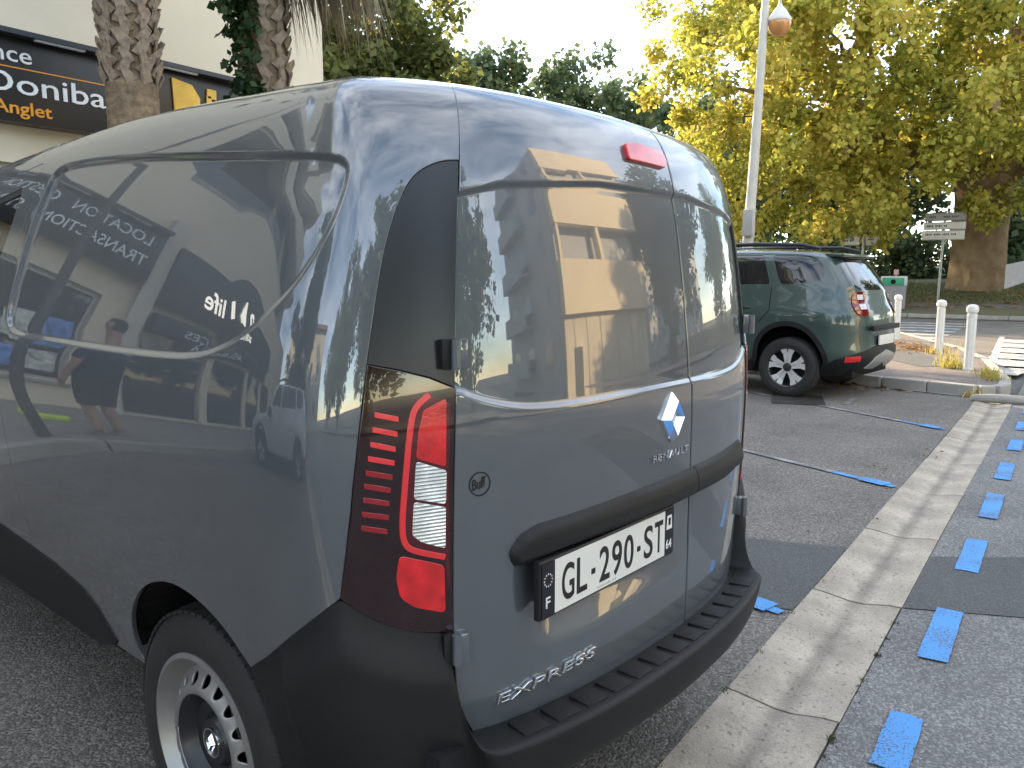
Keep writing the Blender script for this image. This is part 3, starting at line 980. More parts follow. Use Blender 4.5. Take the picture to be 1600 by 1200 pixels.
    wC = sm(-np.abs(se), -.665, -.56) * (np.abs(E[:, 1] - .283) < .2)
    wC = np.where(np.abs(se) < .56, 1.0, np.where((E[:, 1] < .5) & (np.abs(se) < .668), sm(E[:, 1], .47, .27), 0.0))
    profC = [(-.030, .480, 0), (.010, .482, .06), (.058, .486, .16), (.084, .486, .22), (.094, .478, .27), (.092, .455, .34), (.088, .42, .48), (.080, .385, .62), (.055, .350, .80), (-.02, .325, 1.0)]
    Vb = []; Nr = len(profC)
    for i in range(nE):
        z0 = float(np.interp(E[i, 1], VB.vP, VB.QP[:, 1]))
        for (oc, zc, r) in profC:
            osd = (.002 + .034 * sm(r, .0, .25) - .012 * sm(r, .5, .8) - .05 * sm(r, .85, 1.0)) if abs(se[i]) < 1.0 else (.002 + .030 * sm(r, .0, .5) - .02 * sm(r, .85, 1))
            zs = z0 + (.325 - z0) * r
            if i in (0, nE - 1): osd = min(osd, .004)
            o = oc * wC[i] + osd * (1 - wC[i]); z = zc * wC[i] + zs * (1 - wC[i])
            s = E[i, 0] * (1 - r) + Fs[i] * r
            v = float(VB.vz(min(z, z0)))
            zb_ = max(z, .40)
            P = VB.pos(np.array([s]), np.array([float(VB.vz(zb_))]))[0]
            n = _nrm(VB.pos, np.array([s]), np.array([float(VB.vz(.9))]))[0]; n[2] = 0; n /= np.linalg.norm(n)
            Vb.append((P[0] + n[0] * o, P[1] + n[1] * o, z))
    Fb = [(i * Nr + j, i * Nr + j + 1, (i + 1) * Nr + j + 1, (i + 1) * Nr + j) for i in range(nE - 1) for j in range(Nr - 1)]
    bme = mesh_from("bumper", Vb, Fb, smooth=True)
    sharp_edges(bme, 50)
    bumper = link("rear_bumper", bme, BLACKP, van)
    md = bumper.modifiers.new("sub", 'SUBSURF'); md.levels = 1; md.render_levels = 2
    for k in range(15):                                       # raised pads on the step
        sc = -.62 + k * 1.24 / 14
        pd = MB()
        P = VB.pos(np.array([sc]), np.array([float(VB.vz(.46))]))[0]
        n = _nrm(VB.pos, np.array([sc]), np.array([float(VB.vz(.9))]))[0]; n[2] = 0; n /= np.linalg.norm(n)
        if abs(sc) > .585: continue
        pd.bevbox((0, 0, 0), (.062, .058, .010), .004)
        pd.obj("tread_pad", BLACKP, bumper, smooth=True, loc=(P[0] + n[0] * .044, P[1] + n[1] * .044, .4845), rz=math.atan2(n[1], n[0]) + math.pi / 2)
    # --- number plate
    npl = empty("number_plate", (0, 0, 0), parent=van)
    x0, z0, W, H = -.457, .690, .520, .117
    bk = MB(); bk.bevbox((x0 + W / 2, .008, z0 + H / 2), (W + .006, .016, H + .004), .004); bk.box((x0 + W / 2, .035, z0 + H / 2 + .01), (W * .8, .05, H * .6))
    bk.obj("plate_bracket", INK, npl)
    wf = MB(); wf.box((x0 + .043 + .433 / 2, -.0012, z0 + H / 2), (.433, .002, H - .008)); wf.obj("plate_face", WHITEP, npl)
    pb = pm("plate_band", (.010, .011, .016), .35)
    for a, w in ((x0 + .0225, .041), (x0 + W - .0225, .041)):
        b_ = MB(); b_.box((a, -.0012, z0 + H / 2), (w, .002, H - .008)); b_.obj("plate_band", pb, npl)
    y = -.0024
    cx = x0 + .066
    Hc = .075; zb = z0 + .021
    items = [("G", .046), ("L", .040), ("-", .022), ("2", .043), ("9", .043), ("0", .043), ("-", .022), ("S", .043), ("T", .041)]
    gaps = [.010, .014, .014, .010, .010, .014, .014, .010, 0]
    tot = sum(w for _, w in items) + sum(gaps)
    k = .400 / tot
    for (c, w), g in zip(items, gaps):
        if c == "-":
            d = MB(); d.box((cx + w * k / 2, y, zb + Hc * .42), (.014, .0012, .012)); d.obj("plate_character", INK, npl)
        else:
            text_flat("plate_character", c, (cx, y, zb), w * k, Hc, INK, npl, depth=.0006, offset=.012, res=6)
        cx += (w + g) * k
    wp = pm("plate_print_white", (.75, .75, .72), .4)
    text_flat("plate_character", "F", (x0 + .014, y, z0 + .022), .014, .022, wp, npl, depth=.0005, offset=.01)
    stars = MB()
    for i in range(12):
        a = 2 * math.pi * i / 12
        c = (x0 + .0215 + .0125 * math.cos(a), z0 + .078 + .0125 * math.sin(a))
        V = [(c[0], y, c[1])]
        for q in range(10):
            r_ = .0026 if q % 2 == 0 else .0011
            V.append((c[0] + r_ * math.sin(q * math.pi / 5), y, c[1] + r_ * math.cos(q * math.pi / 5)))
        stars.add(V, [(0, 1 + q, 1 + (q + 1) % 10) for q in range(10)])
    stars.obj("plate_stars", wp, npl)
    text_flat("plate_character", "64", (x0 + W - .038, y, z0 + .018), .026, .022, wp, npl, depth=.0005, offset=.01)
    em = MB(); em.box((x0 + W - .0235, y, z0 + .082), (.026, .0008, .034), taper=.8); eo = em.obj("plate_emblem", wp, npl)
    em2 = MB(); em2.box((x0 + W - .0235, y - .0008, z0 + .084), (.010, .0006, .018)); em2.obj("plate_emblem", INK, npl)
    text_flat("plate_maker_print", "vehicule 64", (x0 + .19, y, z0 + .008), .075, .006, pm("faint_print", (.35, .35, .34), .5), npl, depth=.0002)
    # --- chrome emblem and lettering
    lg = MB()
    c0 = np.array([.037, .836]); hw_, hh_ = .047, .062
    def dpt(k, off, kx=None):
        q = [(c0[0], c0[1] + hh_ * k), (c0[0] + hw_ * k, c0[1]), (c0[0], c0[1] - hh_ * k), (c0[0] - hw_ * k, c0[1])]
        P, n = on_surf(van_rear, [a for a, _ in q], [b for _, b in q], off)
        return [tuple(p) for p in P]
    V = dpt(1.0, -.001) + dpt(.97, .004) + dpt(.66, .020) + dpt(.40, .004) + dpt(.38, -.001)
    lg.add(V, [(r * 4 + i, r * 4 + (i + 1) % 4, (r + 1) * 4 + (i + 1) % 4, (r + 1) * 4 + i) for r in range(4) for i in range(4)])
    lg.obj("diamond_emblem", CHROME, dl)
    text_surf("chrome_lettering", "RENAULT", van_rear, (-0.0463,0.7410), (0.1257,0.7410), .0165, CHROME, dl, depth=.004, offset=-.01, spacing=1.25, bevel=.025)
    text_surf("chrome_lettering", "EXPRESS", van_rear, (-0.5736,0.3303), (-0.2764,0.3481), .021, CHROME, dl, depth=.006, offset=-.01, shear=.2, spacing=1.2, bevel=.03)
    # round sticker
    cs = np.array([-.573, .7865])
    st_ = MB()
    V = []
    for k in range(36):
        a = 2 * math.pi * k / 36
        for rr_ in (.0232, .0208): V.append((cs[0] + rr_ * math.cos(a), cs[1] + rr_ * math.sin(a)))
    P, n = on_surf(van_rear, [q[0] for q in V], [q[1] for q in V], .0012)
    st_.add(P, [(2 * k, 2 * ((k + 1) % 36), 2 * ((k + 1) % 36) + 1, 2 * k + 1) for k in range(36)])
    sk = st_.obj("round_sticker", INK, dl)
    text_surf("sticker_print", "Buff", van_rear, (cs[0] - .0165, cs[1] - .011), (cs[0] + .016, cs[1] - .005), .020, INK, sk, depth=.0004, base=.0012, shear=.3, offset=.008)
    # --- wheels
    for sg in (-1.0157,1.0029):
        for y in (.69, 3.50):
            make_wheel("wheel", van, sg * (.795 - .098), y, .312, .312, .198, sg, 'steel')
    return van

# ------------------------------------------------------------------ estate-type off-roader (used for the green one and the pale one)
pm("alloy_dark", (0.018, 0.018, 0.02), 0.35, coat=.5)
pm("alloy_bright", (0.80, 0.80, 0.80), 0.28, metal=0.55, var=.03)
SB = Body(
    PLAN=[(0,0),(.3,.008),(.5,.03),(.64,.075),(.75,.15),(.82,.25),(.87,.40),(.893,.62),(.902,1.0),(.902,3.2),(.89,3.6),(.84,3.95),(.7,4.2),(.4,4.32),(0,4.34)],
    PROF=[(.78,.27,.16),(.83,.36,.06),(.868,.46,.0),(.89,.62,.01),(.902,.80,.02),(.90,.93,.03),(.885,1.02,.06),(.862,1.10,.10),(.825,1.25,.145),(.775,1.42,.25),(.735,1.54,.34),(.68,1.615,.42),(.54,1.655,.62),(.28,1.675,1.2),(0,1.68,2.1)],
    KT=[-.6,0,.5,1.2,2.2,3,4.5], KV=[-.03,-.03,.0,.05,.05,-.02,-.2], zb=1.1,
    front=[(.2,4.3),(.8,4.34),(.95,4.2),(1.02,3.8),(1.10,3.1),(1.3,2.75),(1.5,2.4),(1.6,2.15),(1.68,2.0)])

def make_suv(name, loc, rz, label, paint, group=None, plate=True):
    car = empty(name, loc, rz, label, "car", group)
    top = SB.vmax - .004
    WIN = rounded([(-1.52,1.385),(-.985,1.385),(-.905,1.330),(-.890,1.235),(-.945,1.130),(-1.05,1.080),(-1.50,1.035),(-1.53,1.16)], .05)
    DWIN = rounded([(-2.72,1.385),(-1.66,1.385),(-1.64,1.04),(-2.75,1.02)], .03)
    FWIN = rounded([(-3.55,1.10),(-3.25,1.385),(-2.80,1.385),(-2.83,1.02),(-3.6,1.00)], .03)
    LAMP = chaikin([(-.60,.965),(-.44,.97),(-.41,.90),(-.42,.76),(-.45,.70),(-.60,.685),(-.685,.725),(-.70,.83),(-.67,.92)], 2)
    RWIN = rounded([(-.50,1.375),(.50,1.375),(.60,1.02),(.46,.985),(-.46,.985),(-.60,1.02)], .04)
    AR = chaikin([(-1.84,.0),(-1.83,.22),(-1.78,.40),(-1.68,.51),(-1.53,.572),(-1.38,.572),(-1.23,.51),(-1.12,.38),(-1.05,.18),(-1.04,.0)], 2, closed=False)
    AR = [tuple(p) for p in AR] + [(-1.04, -.15), (-1.84, -.15)]
    AF = shift(AR, -2.67)
    CLAD = [(-1.0, .0), (-1.015,.150),(-.93,.215),(-.69,.285),(-.389,.335),(0,.385),(0,.0)]
    SL = [(-1.86, .0), (-1.85,.15),(-3.66,.15),(-3.66,.0)]
    SCR = rounded([(-3.98,1.02),(-3.98,1.36),(-4.95,1.47),(-5.3,1.47),(-5.3,.97)], .04)
    hs = [WIN, DWIN, FWIN, LAMP, AR, AF, CLAD + [(0, -.1), (-1.0, -.1)], SL, SCR]
    f = SB.pos
    for sg in (-1, 1):
        M = (lambda q: list(q)) if sg < 0 else mir
        rw = [tuple(p) for p in RWIN]
        dom = [(-SB.smax, .03), (0, .03), (0, top), (-SB.smax, top)]
        panel("body_shell", f, M(dom), paint, car, [M(h) for h in hs] + [rw], h=.06, hb=.03, gap=0, hg=.001)
        for W, nm in ((WIN, "side_window"), (DWIN, "side_window"), (FWIN, "side_window")):
            panel(nm, f, M(W), GLASSD, car, h=.08, hb=.03, off=-.006, gap=.001)
        panel("windscreen", f, M(SCR), GLASSD, car, h=.1, hb=.04, off=-.004, gap=.001)
        tl = panel("tail_lamp", f, M(LAMP), MATS.get("suv_lamp") or pm("suv_lamp", (.16, .006, .010), .12, coat=1.0, coatr=.02, var=.3, vscale=12), car, h=.04, hb=.02, off=.012, gap=.001)
        for (a, b) in ((-.56, .90), (-.56, .79)):
            panel("lamp_segment", f, M(rounded([(a - .04, b - .03), (a + .07, b - .03), (a + .07, b + .03), (a - .04, b + .03)], .01)), CLEARL, tl, h=.03, hb=.02, off=.016, lip=.004, gap=0)
        panel("bumper_lower", f, M(CLAD), BLACKP, car, h=.05, hb=.03, off=.012, gap=.001)
        panel("skid_plate", f, M(rounded([(-.50,.10),(-.36,.225),(0,.29),(0,.15),(-.2,.08)], .02)), pm("skid_silver", (.42, .42, .42), .4, metal=.6), car, h=.05, hb=.03, off=.022, gap=.001)
        panel("reflector", f, M([(-.84,.185),(-.65,.195),(-.65,.252),(-.83,.244)]), REDLENS, car, h=.05, hb=.03, off=.017, gap=0)
        panel("sill_trim", f, M(SL), BLACKP, car, h=.08, hb=.04, off=.012, gap=.001)
        for A in (AR, AF):
            aa = resamp(A, .03)
            inn = [p for p in aa if p[1] > .02]
            mid = np.array(inn).mean(0)
            arc = np.array([p for p in aa if p[1] > -.02])
            # ring round the arch
            cen = np.array([(arc[:, 0].min() + arc[:, 0].max()) / 2, .15])
            outer = cen + (arc - cen) * 1.13
            k = np.argsort(-np.arctan2(arc[:, 1] - cen[1], arc[:, 0] - cen[0]))
            ring = np.vstack([arc[k], outer[k][::-1]])
            panel("arch_trim", f, M([tuple(p) for p in ring]), BLACKP, car, h=.2, hb=.05, off=.012, gap=0, lip=.02)
        for y in (.79, 3.46):
            well(car, 0, y, .35, .40, sg * .80, sg * .5, BLACKD)
            make_wheel("wheel", car, sg * (.885 - .11), y, .345, .345, .222, sg, 'alloy', w=.22)
        rl = MB(); pts = [(sg * .655, y_, 1.675 + dz) for y_, dz in ((.55, .01), (.75, .055), (1.3, .075), (2.2, .07), (2.5, .02))]
        rl.tube(pts, [.012, .022, .024, .022, .012], 8); rl.obj("roof_rail", BLACKG, car, smooth=True)
        mr_ = MB(); mr_.bevbox((sg * 1.0, 2.75, 1.12), (.2, .12, .16), .04); mr_.obj("side_mirror", BLACKG, car, smooth=True)
        hd = MB()
        P, n = on_surf(f, [sg * 1.98], [.76])
        hd.tube([tuple(P[0] + n[0] * .03 + np.array([0, -.09, 0])), tuple(P[0] + n[0] * .045), tuple(P[0] + n[0] * .03 + np.array([0, .09, 0]))], .012, 8)
        hd.obj("door_handle", BLACKG if paint.name != "pale_paint" else paint, car, smooth=True)
        groove = [(-1.62, 1.0), (-1.66, .75), (-1.80, .60)]
        panel("door_gap", f, M(ribbon(resamp(groove, .05, closed=False), .010)), BLACKD, car, h=.3, hb=.05, off=.0015, gap=0, lip=.001)
        panel("door_gap", f, M(ribbon(resamp([(-2.775, 1.0), (-2.775, .16)], .05, closed=False), .010)), BLACKD, car, h=.3, hb=.05, off=.0015, gap=0, lip=.001)
    panel("rear_window", f, [tuple(p) for p in RWIN], GLASSD, car, h=.08, hb=.03, off=-.004, gap=.001)
    sp = MB(); sp.bevbox((0, .44, 1.612), (1.10, .22, .04), .018); sp.obj("roof_spoiler", paint, car, smooth=True)
    tr = MB(); tr.bevbox((0, -.004, .80), (.95, .03, .06), .01); tr.obj("tailgate_trim", BLACKP, car, smooth=True)
    np_ = MB(); np_.bevbox((0, -.012, .66), (.52, .016, .11), .004); np_.obj("number_plate", WHITEP, car, smooth=True)
    ub = MB(); ub.box((0, 2.1, .36), (1.2, 3.9, .22)); ub.box((0, 2.15, .6), (1.3, 1.5, .5)); ub.obj("underbody", BLACKD, car)
    return car

# ------------------------------------------------------------------ trees and plants
def leaf_cloud(C, rad, n, size, seed, squash=1.0, outward=0.3, droop=0.35):
    """n folded leaves (4 vertices, 2 faces) scattered in gaussian clumps round the centres C (k,3) with radii rad (k,)."""
    g = np.random.default_rng(seed)
    k = g.integers(0, len(C), n)
    d = g.normal(size=(n, 3)); d /= np.linalg.norm(d, axis=1)[:, None]
    r = rad[k] * np.cbrt(g.random(n)) * (.55 + .6 * g.random(n))
    P = C[k] + d * r[:, None] * np.array([1, 1, squash])
    ax = g.normal(size=(n, 3)) + np.array([0, 0, -droop]) + d * outward
    ax /= np.linalg.norm(ax, axis=1)[:, None]
    up = g.normal(size=(n, 3)) + np.array([0, 0, .9]) + d * .5
    sd = np.cross(ax, up); sd /= np.maximum(np.linalg.norm(sd, axis=1), 1e-6)[:, None]
    nn = np.cross(sd, ax)
    L = size * (.6 + .8 * g.random(n))[:, None]; W = L * (.38 + .18 * g.random(n))[:, None]
    f = (g.random(n)[:, None] - .3) * .5
    a = P; b = P + ax * L * .45 + sd * W + nn * W * f; c = P + ax * L; e = P + ax * L * .45 - sd * W + nn * W * f
    V = np.stack([a, b, c, e], 1).reshape(-1, 3)
    i = np.arange(n) * 4
    F = np.concatenate([np.stack([i, i + 1, i + 2], 1), np.stack([i, i + 2, i + 3], 1)], 0)
    return V, F

def fast_mesh(name, V, F, mat, parent=None, kind=None):
    me = bpy.data.meshes.new(name)
    V = np.asarray(V, np.float32); F = np.asarray(F, np.int32)
    k = F.shape[1]
    me.vertices.add(len(V)); me.vertices.foreach_set("co", V.ravel())
    me.loops.add(F.size); me.loops.foreach_set("vertex_index", F.ravel())
    me.polygons.add(len(F)); me.polygons.foreach_set("loop_start", np.arange(len(F), dtype=np.int32) * k)
    me.polygons.foreach_set("loop_total", np.full(len(F), k, np.int32))
    me.update(calc_edges=True)
    o = link(name, me, mat, parent)
    if kind: o["kind"] = kind
    return o

def limb(mb, a, b, r0, r1, rng, n=6, wob=.12, seg=8):
    a, b = np.array(a, float), np.array(b, float)
    L = np.linalg.norm(b - a)
    pts = []
    for i in range(n + 1):
        t = i / n
        w = math.sin(t * math.pi) * wob * L
        pts.append(a + (b - a) * t + rng.normal(size=3) * w * .35 + np.array([0, 0, w * .5]))
    mb.tube(pts, [r0 + (r1 - r0) * (i / n) for i in range(n + 1)], seg)

def tree(name, label, base, trunk_h, r0, ell_c, ell_r, nclump, nleaf, lsize, leafm, barkm, seed, group=None, clump_r=(.6, 1.1), nlimb=14, zmin=None, keep=None, shell=.55, flare=1.35):
    t = empty(name, base, 0, label, "tree", group)
    g = np.random.default_rng(seed)
    C = []
    while len(C) < nclump:
        d = g.normal(size=3); d /= np.linalg.norm(d)
        q = np.array(ell_c) + d * np.array(ell_r) * (shell + (1 - shell) * g.random()) * (.86 + .22 * g.random())
        if zmin is not None and q[2] < zmin: continue
        if keep is not None and not keep(q + np.array(base)): continue
        C.append(q)
    C = np.array(C); rad = clump_r[0] + (clump_r[1] - clump_r[0]) * g.random(nclump)
    m = MB()
    hs = [0, .04, .12, .3, .55, .8, 1.0]; rs = [flare * 1.10, flare, 1.0, .95, .93, .96, 1.06]
    n = 26
    V = []
    ph = g.random(4) * 6
    for h, r in zip(hs, rs):
        for k in range(n):
            a = 2 * math.pi * k / n
            rr = r0 * r * (1 + .07 * math.sin(3 * a + ph[0]) + .05 * math.sin(5 * a + ph[1] + 2 * h) + .03 * math.sin(9 * a + ph[2]))
            V.append((rr * math.cos(a), rr * math.sin(a), h * trunk_h))
    F = [(i * n + k, i * n + (k + 1) % n, (i + 1) * n + (k + 1) % n, (i + 1) * n + k) for i in range(len(hs) - 1) for k in range(n)]
    m.add(V, F)
    top = np.array([0, 0, trunk_h * .96])
    idx = g.choice(nclump, min(nlimb, nclump), replace=False)
    mains = []
    for j, i in enumerate(idx):
        b = C[i]
        if j < 5 or not mains:
            a = top + np.array([g.normal() * r0 * .35, g.normal() * r0 * .35, -.1 * trunk_h * g.random()])
            limb(m, a, b, r0 * (.50 if j < 5 else .3), .035, g)
            mains.append((a, b))
        else:
            a0, b0 = mains[int(np.argmin([np.linalg.norm(b - (p + q) / 2) for p, q in mains]))]
            limb(m, a0 + (b0 - a0) * (.35 + .3 * g.random()), b, r0 * .16, .02, g, seg=6)
    m.obj("trunk", barkm, t, smooth=True)
    V, F = leaf_cloud(C, rad, nleaf, lsize, seed + 1)
    fast_mesh("crown", V, F, leafm, t)
    return t

# ------------------------------------------------------------------ ground, road, gutter, pavements
def sheet(name, poly, z, mat, parent=None, kind="structure"):
    o = mk(name, [(p[0], p[1], z) for p in poly], [tuple(range(len(poly)))], mat, parent)
    if parent is None: o["kind"] = kind
    return o
ASPH = asphalt_mat("parking_asphalt", 0.150, speck=.45, scale=115, tint=(1.06, .96, .84))
ASPH2 = asphalt_mat("road_asphalt", 0.180, speck=.38, scale=130, tint=(1.03, 1.0, .96))
ASPH3 = asphalt_mat("patch_asphalt", 0.115, speck=.3, scale=220, tint=(1.0, 1.0, .98), patch=.08)
ASPH4 = asphalt_mat("red_brown_asphalt", 0.15, speck=.4, scale=120, tint=(1.12, .95, .84))
CONC = pm("gutter_concrete", (0.375, 0.325, 0.255), 0.85, var=.30, vscale=3.6, bump=.45, bscale=70, fine=.14, fscale=260)
def _valley(m, y0, half):
    """Silt settled along the dished middle of the gutter: darker, ragged band on the concrete."""
    N, L = m.node_tree.nodes, m.node_tree.links
    b = N["Principled BSDF"]
    src_ = b.inputs["Base Color"].links[0].from_socket
    tc = N.new("ShaderNodeTexCoord"); sp = N.new("ShaderNodeSeparateXYZ"); L.new(tc.outputs["Object"], sp.inputs[0])
    no = N.new("ShaderNodeTexNoise"); no.inputs["Scale"].default_value = 9.0; no.inputs["Detail"].default_value = 8.0; no.inputs["Roughness"].default_value = .7; L.new(tc.outputs["Object"], no.inputs["Vector"])
    a = N.new("ShaderNodeMath"); a.operation = 'SUBTRACT'; a.inputs[1].default_value = y0; L.new(sp.outputs["Y"], a.inputs[0])
    c = N.new("ShaderNodeMath"); c.operation = 'ABSOLUTE'; L.new(a.outputs[0], c.inputs[0])
    d = N.new("ShaderNodeMath"); d.operation = 'MULTIPLY_ADD'; d.inputs[1].default_value = .11; d.inputs[2].default_value = -.055; L.new(no.outputs["Fac"], d.inputs[0])
    e = N.new("ShaderNodeMath"); e.operation = 'ADD'; L.new(c.outputs[0], e.inputs[0]); L.new(d.outputs[0], e.inputs[1])
    r = N.new("ShaderNodeMapRange"); r.interpolation_type = 'SMOOTHSTEP'; r.inputs[1].default_value = 0.0; r.inputs[2].default_value = half; r.inputs[3].default_value = .62; r.inputs[4].default_value = 1.0; L.new(e.outputs[0], r.inputs[0])
    n2 = N.new("ShaderNodeTexNoise"); n2.inputs["Scale"].default_value = 55.0; n2.inputs["Detail"].default_value = 3.0; L.new(tc.outputs["Object"], n2.inputs["Vector"])
    r2 = N.new("ShaderNodeMapRange"); r2.inputs[1].default_value = .30; r2.inputs[2].default_value = .42; r2.inputs[3].default_value = .55; r2.inputs[4].default_value = 1.0; L.new(n2.outputs["Fac"], r2.inputs[0])
    mu = N.new("ShaderNodeMath"); mu.operation = 'MULTIPLY'; L.new(r.outputs[0], mu.inputs[0]); L.new(r2.outputs[0], mu.inputs[1])
    mx = N.new("ShaderNodeMixRGB"); mx.blend_type = 'MULTIPLY'; mx.inputs[0].default_value = 1.0; L.new(src_, mx.inputs[1]); L.new(mu.outputs[0], mx.inputs[2])
    L.new(mx.outputs[0], b.inputs["Base Color"])
_valley(CONC, -.098, .055)
CONC2 = pm("kerb_concrete", (0.33, 0.315, 0.285), 0.85, var=.16, vscale=4, bump=.4, bscale=80, fine=.10, fscale=200)
BLUE = paint_mark_mat("blue_marking", (0.075, 0.29, 0.64), wear=.57, scale=120)
WHITEM = paint_mark_mat("white_marking", (0.52, 0.51, 0.49), wear=.52)
WHITEM2 = paint_mark_mat("worn_white_marking", (0.36, 0.35, 0.34), wear=.40)

mk("ground", [(-700, -700, -.06), (700, -700, -.06), (700, 700, -.06), (-700, 700, -.06)], [(0, 1, 2, 3)],
   asphalt_mat("far_ground", 0.13, speck=.2, scale=40, tint=(1, .98, .9)))["kind"] = "structure"
GL, GR = .087, -.27
bay = sheet("parking_area", [(-60, GL), (60, GL), (60, 60), (-60, 60)], 0.0, ASPH)
road = sheet("road", [(-60, -9.2), (60, -9.2), (60, GR), (-60, GR)], 0.0, ASPH2)
# gutter of concrete slabs, dished towards its middle
gut = empty("gutter", (0, 0, 0), kind="structure")
def slab_mesh(L):
    ys = [GR + .002, GR + .05, (GL + GR) / 2 - .035, (GL + GR) / 2 + .02, GL - .04, GL - .002]
    zs = [.003, .001, -.016, -.016, .002, .004]
    V = []
    for x in (.004, L - .004):
        V += [(x, y, z) for y, z in zip(ys, zs)] + [(x, ys[0], -.055), (x, ys[-1], -.055)]
    F = [(j, j + 1, 9 + j, 8 + j)[::-1] for j in range(5)] + [(0, 8, 14, 6), (5, 7, 15, 13), (0, 6, 7, 5, 4, 3, 2, 1), (8, 9, 10, 11, 12, 13, 15, 14)]
    return mesh_from("gutter_slab", V, F)
SLABL = 1.045
gm = slab_mesh(SLABL)
gm.materials.append(CONC)
for i in range(-16, 8):
    o = link("gutter_slab", gm, None, gut, loc=(.752 + SLABL * i, random.uniform(-.006, .006), random.uniform(-.004, .002)))
    o.rotation_euler = (random.uniform(-.006, .006), 0, random.uniform(-.004, .004))
# joint filler / dirt strip under the slabs
fb = MB(); fb.box((-4, (GL + GR) / 2, -.05), (26, GL - GR - .004, .05)); fb.obj("joint_filler", pm("joint_dirt", (.045, .042, .036), .95, var=.3, vscale=9), gut)
# asphalt repair strip across the bay and the road
def rough_poly(P, amp=.02, h=.15):
    Q = resamp(P, h)
    return [(p[0] + random.uniform(-amp, amp), p[1] + random.uniform(-amp, amp) * .3) for p in Q]
sheet("asphalt_patch", rough_poly([(1.52, GL + .004), (2.44, GL + .004), (1.95, 1.6), (1.0, 1.6)]), .004, ASPH3, bay)
sheet("asphalt_patch", [(1.80, GR - .004), (2.55, GR - .004), (3.3, -1.4), (4.2, -4), (3.0, -4.0), (2.35, -1.4), (1.98, -.69)], .004, ASPH3, road)
# blue dashes along the gutter
for i in range(9):
    x = .60 + 1.055 * (i - 1) if i < 1 else .60 + (i - 1) * .995 + .0
    x = [-.45, .58, 1.36, 2.42, 3.43, 4.50, 5.62, 6.65, 7.70][i]
    L = [.34, .34, .52, .54, .62, .58, .5, .5, .5][i]
    if i == 1: L = .33
    y = -.432 + random.uniform(-.006, .006)
    P = rough_poly([(x, y - .052), (x + L, y - .046), (x + L, y + .048), (x, y + .046)], .006, .05)
    sheet("blue_dash", P, .008, BLUE, road)
# bay dividing lines: worn white, with blue tips by the gutter
def strip_line(a, b, w, z, mat, name, parent):
    a, b = np.array(a), np.array(b); d = (b - a) / np.linalg.norm(b - a); n = np.array([-d[1], d[0]]) * w / 2
    return sheet(name, rough_poly([tuple(a - n), tuple(b - n), tuple(b + n), tuple(a + n)], .004, .1), z, mat, parent)
for x0, tip, dx, dy in ((1.455, .75, .30, 1.0), (3.87, .78, .44, 1.0), (6.29, .95, .60, 1.0)):
    d = np.array([dx, dy]); d /= np.linalg.norm(d)
    a = np.array([x0, .12])
    strip_line(a, a + d * .46, .055, .008, BLUE, "blue_line_tip", bay)
    strip_line(a + d * .05, a + d * .24, .11, .012, BLUE, "blue_line_tip", bay)
    strip_line(a + d * .47, a + d * 4.6, .06, .008, WHITEM2, "bay_line", bay)
strip_line((7.30, 1.20), (7.88, 1.22), .06, .008, WHITEM2, "bay_line", bay)
strip_line((9.0, 1.16), (8.72, .17), .07, .008, WHITEM, "bay_line", bay)
strip_line((9.0, 1.16), (9.9, 4.3), .07, .008, WHITEM, "bay_line", bay)
cov = MB(); cov.box((7.35, 1.72, .004), (.75, .55, .012), rz=.3); cov.obj("drain_cover", pm("cast_iron", (.05, .045, .04), .6, metal=.3, var=.3, bump=.3, bscale=40), bay)
# pavement by the shops
KW = .14
pav = sheet("pavement", [(-45, 4.9), (6.9, 4.9), (6.9, 8.4), (-45, 8.4)], .13, pm("pavement_slabs", (.25, .235, .215), .8, var=.14, vscale=2, bump=.2, bscale=60, fine=.1, fscale=150))
for i in range(-42, 7):
    k = MB(); k.bevbox((i + .5, 4.83, .055), (.985, KW, .16), .015); k.obj("kerb_stone", CONC2, pav)
# traffic island with kerb, bollards and weeds
isl_poly = [(8.78, .10), (9.05, 1.15), (10.0, 4.6), (14.5, 4.6), (19.8, 3.15), (14.6, .95), (12.4, .32), (9.75, -.10), (9.1, -.14), (8.85, -.06)]
isl = slab("traffic_island", isl_poly, -.03, .125, ASPH4); isl["kind"] = "structure"
iP = resamp(isl_poly, 1.0)
for a, b in zip(iP, np.roll(iP, -1, axis=0)):
    L = np.hypot(*(b - a))
    if L < .08: continue
    c = (a + b) / 2
    k = MB(); k.bevbox((0, 0, 0), (L - .012, .13, .16), .02)
    k.obj("kerb_stone", CONC2, isl, loc=(c[0], c[1], .055), rz=math.atan2(b[1] - a[1], b[0] - a[0]))
# pipe-like low kerb across the end of the gutter
pk = MB(); pk.tube([(8.42, .12, .03), (8.40, -.05, .045), (8.42, -.30, .045), (8.52, -.52, .03)], [.045, .05, .05, .04], 10)
pk.obj("low_kerb", CONC2, isl, smooth=True)
# patch of darker asphalt on the island
sheet("island_patch", [(10.6, .95), (11.0, .62), (11.9, .9), (13.0, 1.35), (13.6, 2.1), (12.0, 1.9)], .1295, ASPH3, isl)
# crosswalks
for i in range(7):
    x = 17.1 + i * 1.35
    strip_line((x, 1.62 + .03 * i), (x + .1, 4.6 + i * .35), .55, .008, WHITEM, "crosswalk_bar", bay)
for i in range(6):
    x = 11.9 + i * 1.32
    strip_line((x, -1.05), (x + .05, -.30), 1.02, .008, WHITEM, "crosswalk_bar", road)
    strip_line((x, -.20), (x + .05, .30 + .05 * i), 1.02, .008, WHITEM, "crosswalk_bar", bay)
strip_line((11.6, .22), (20.0, .62), .12, .010, WHITEM, "road_line", bay)
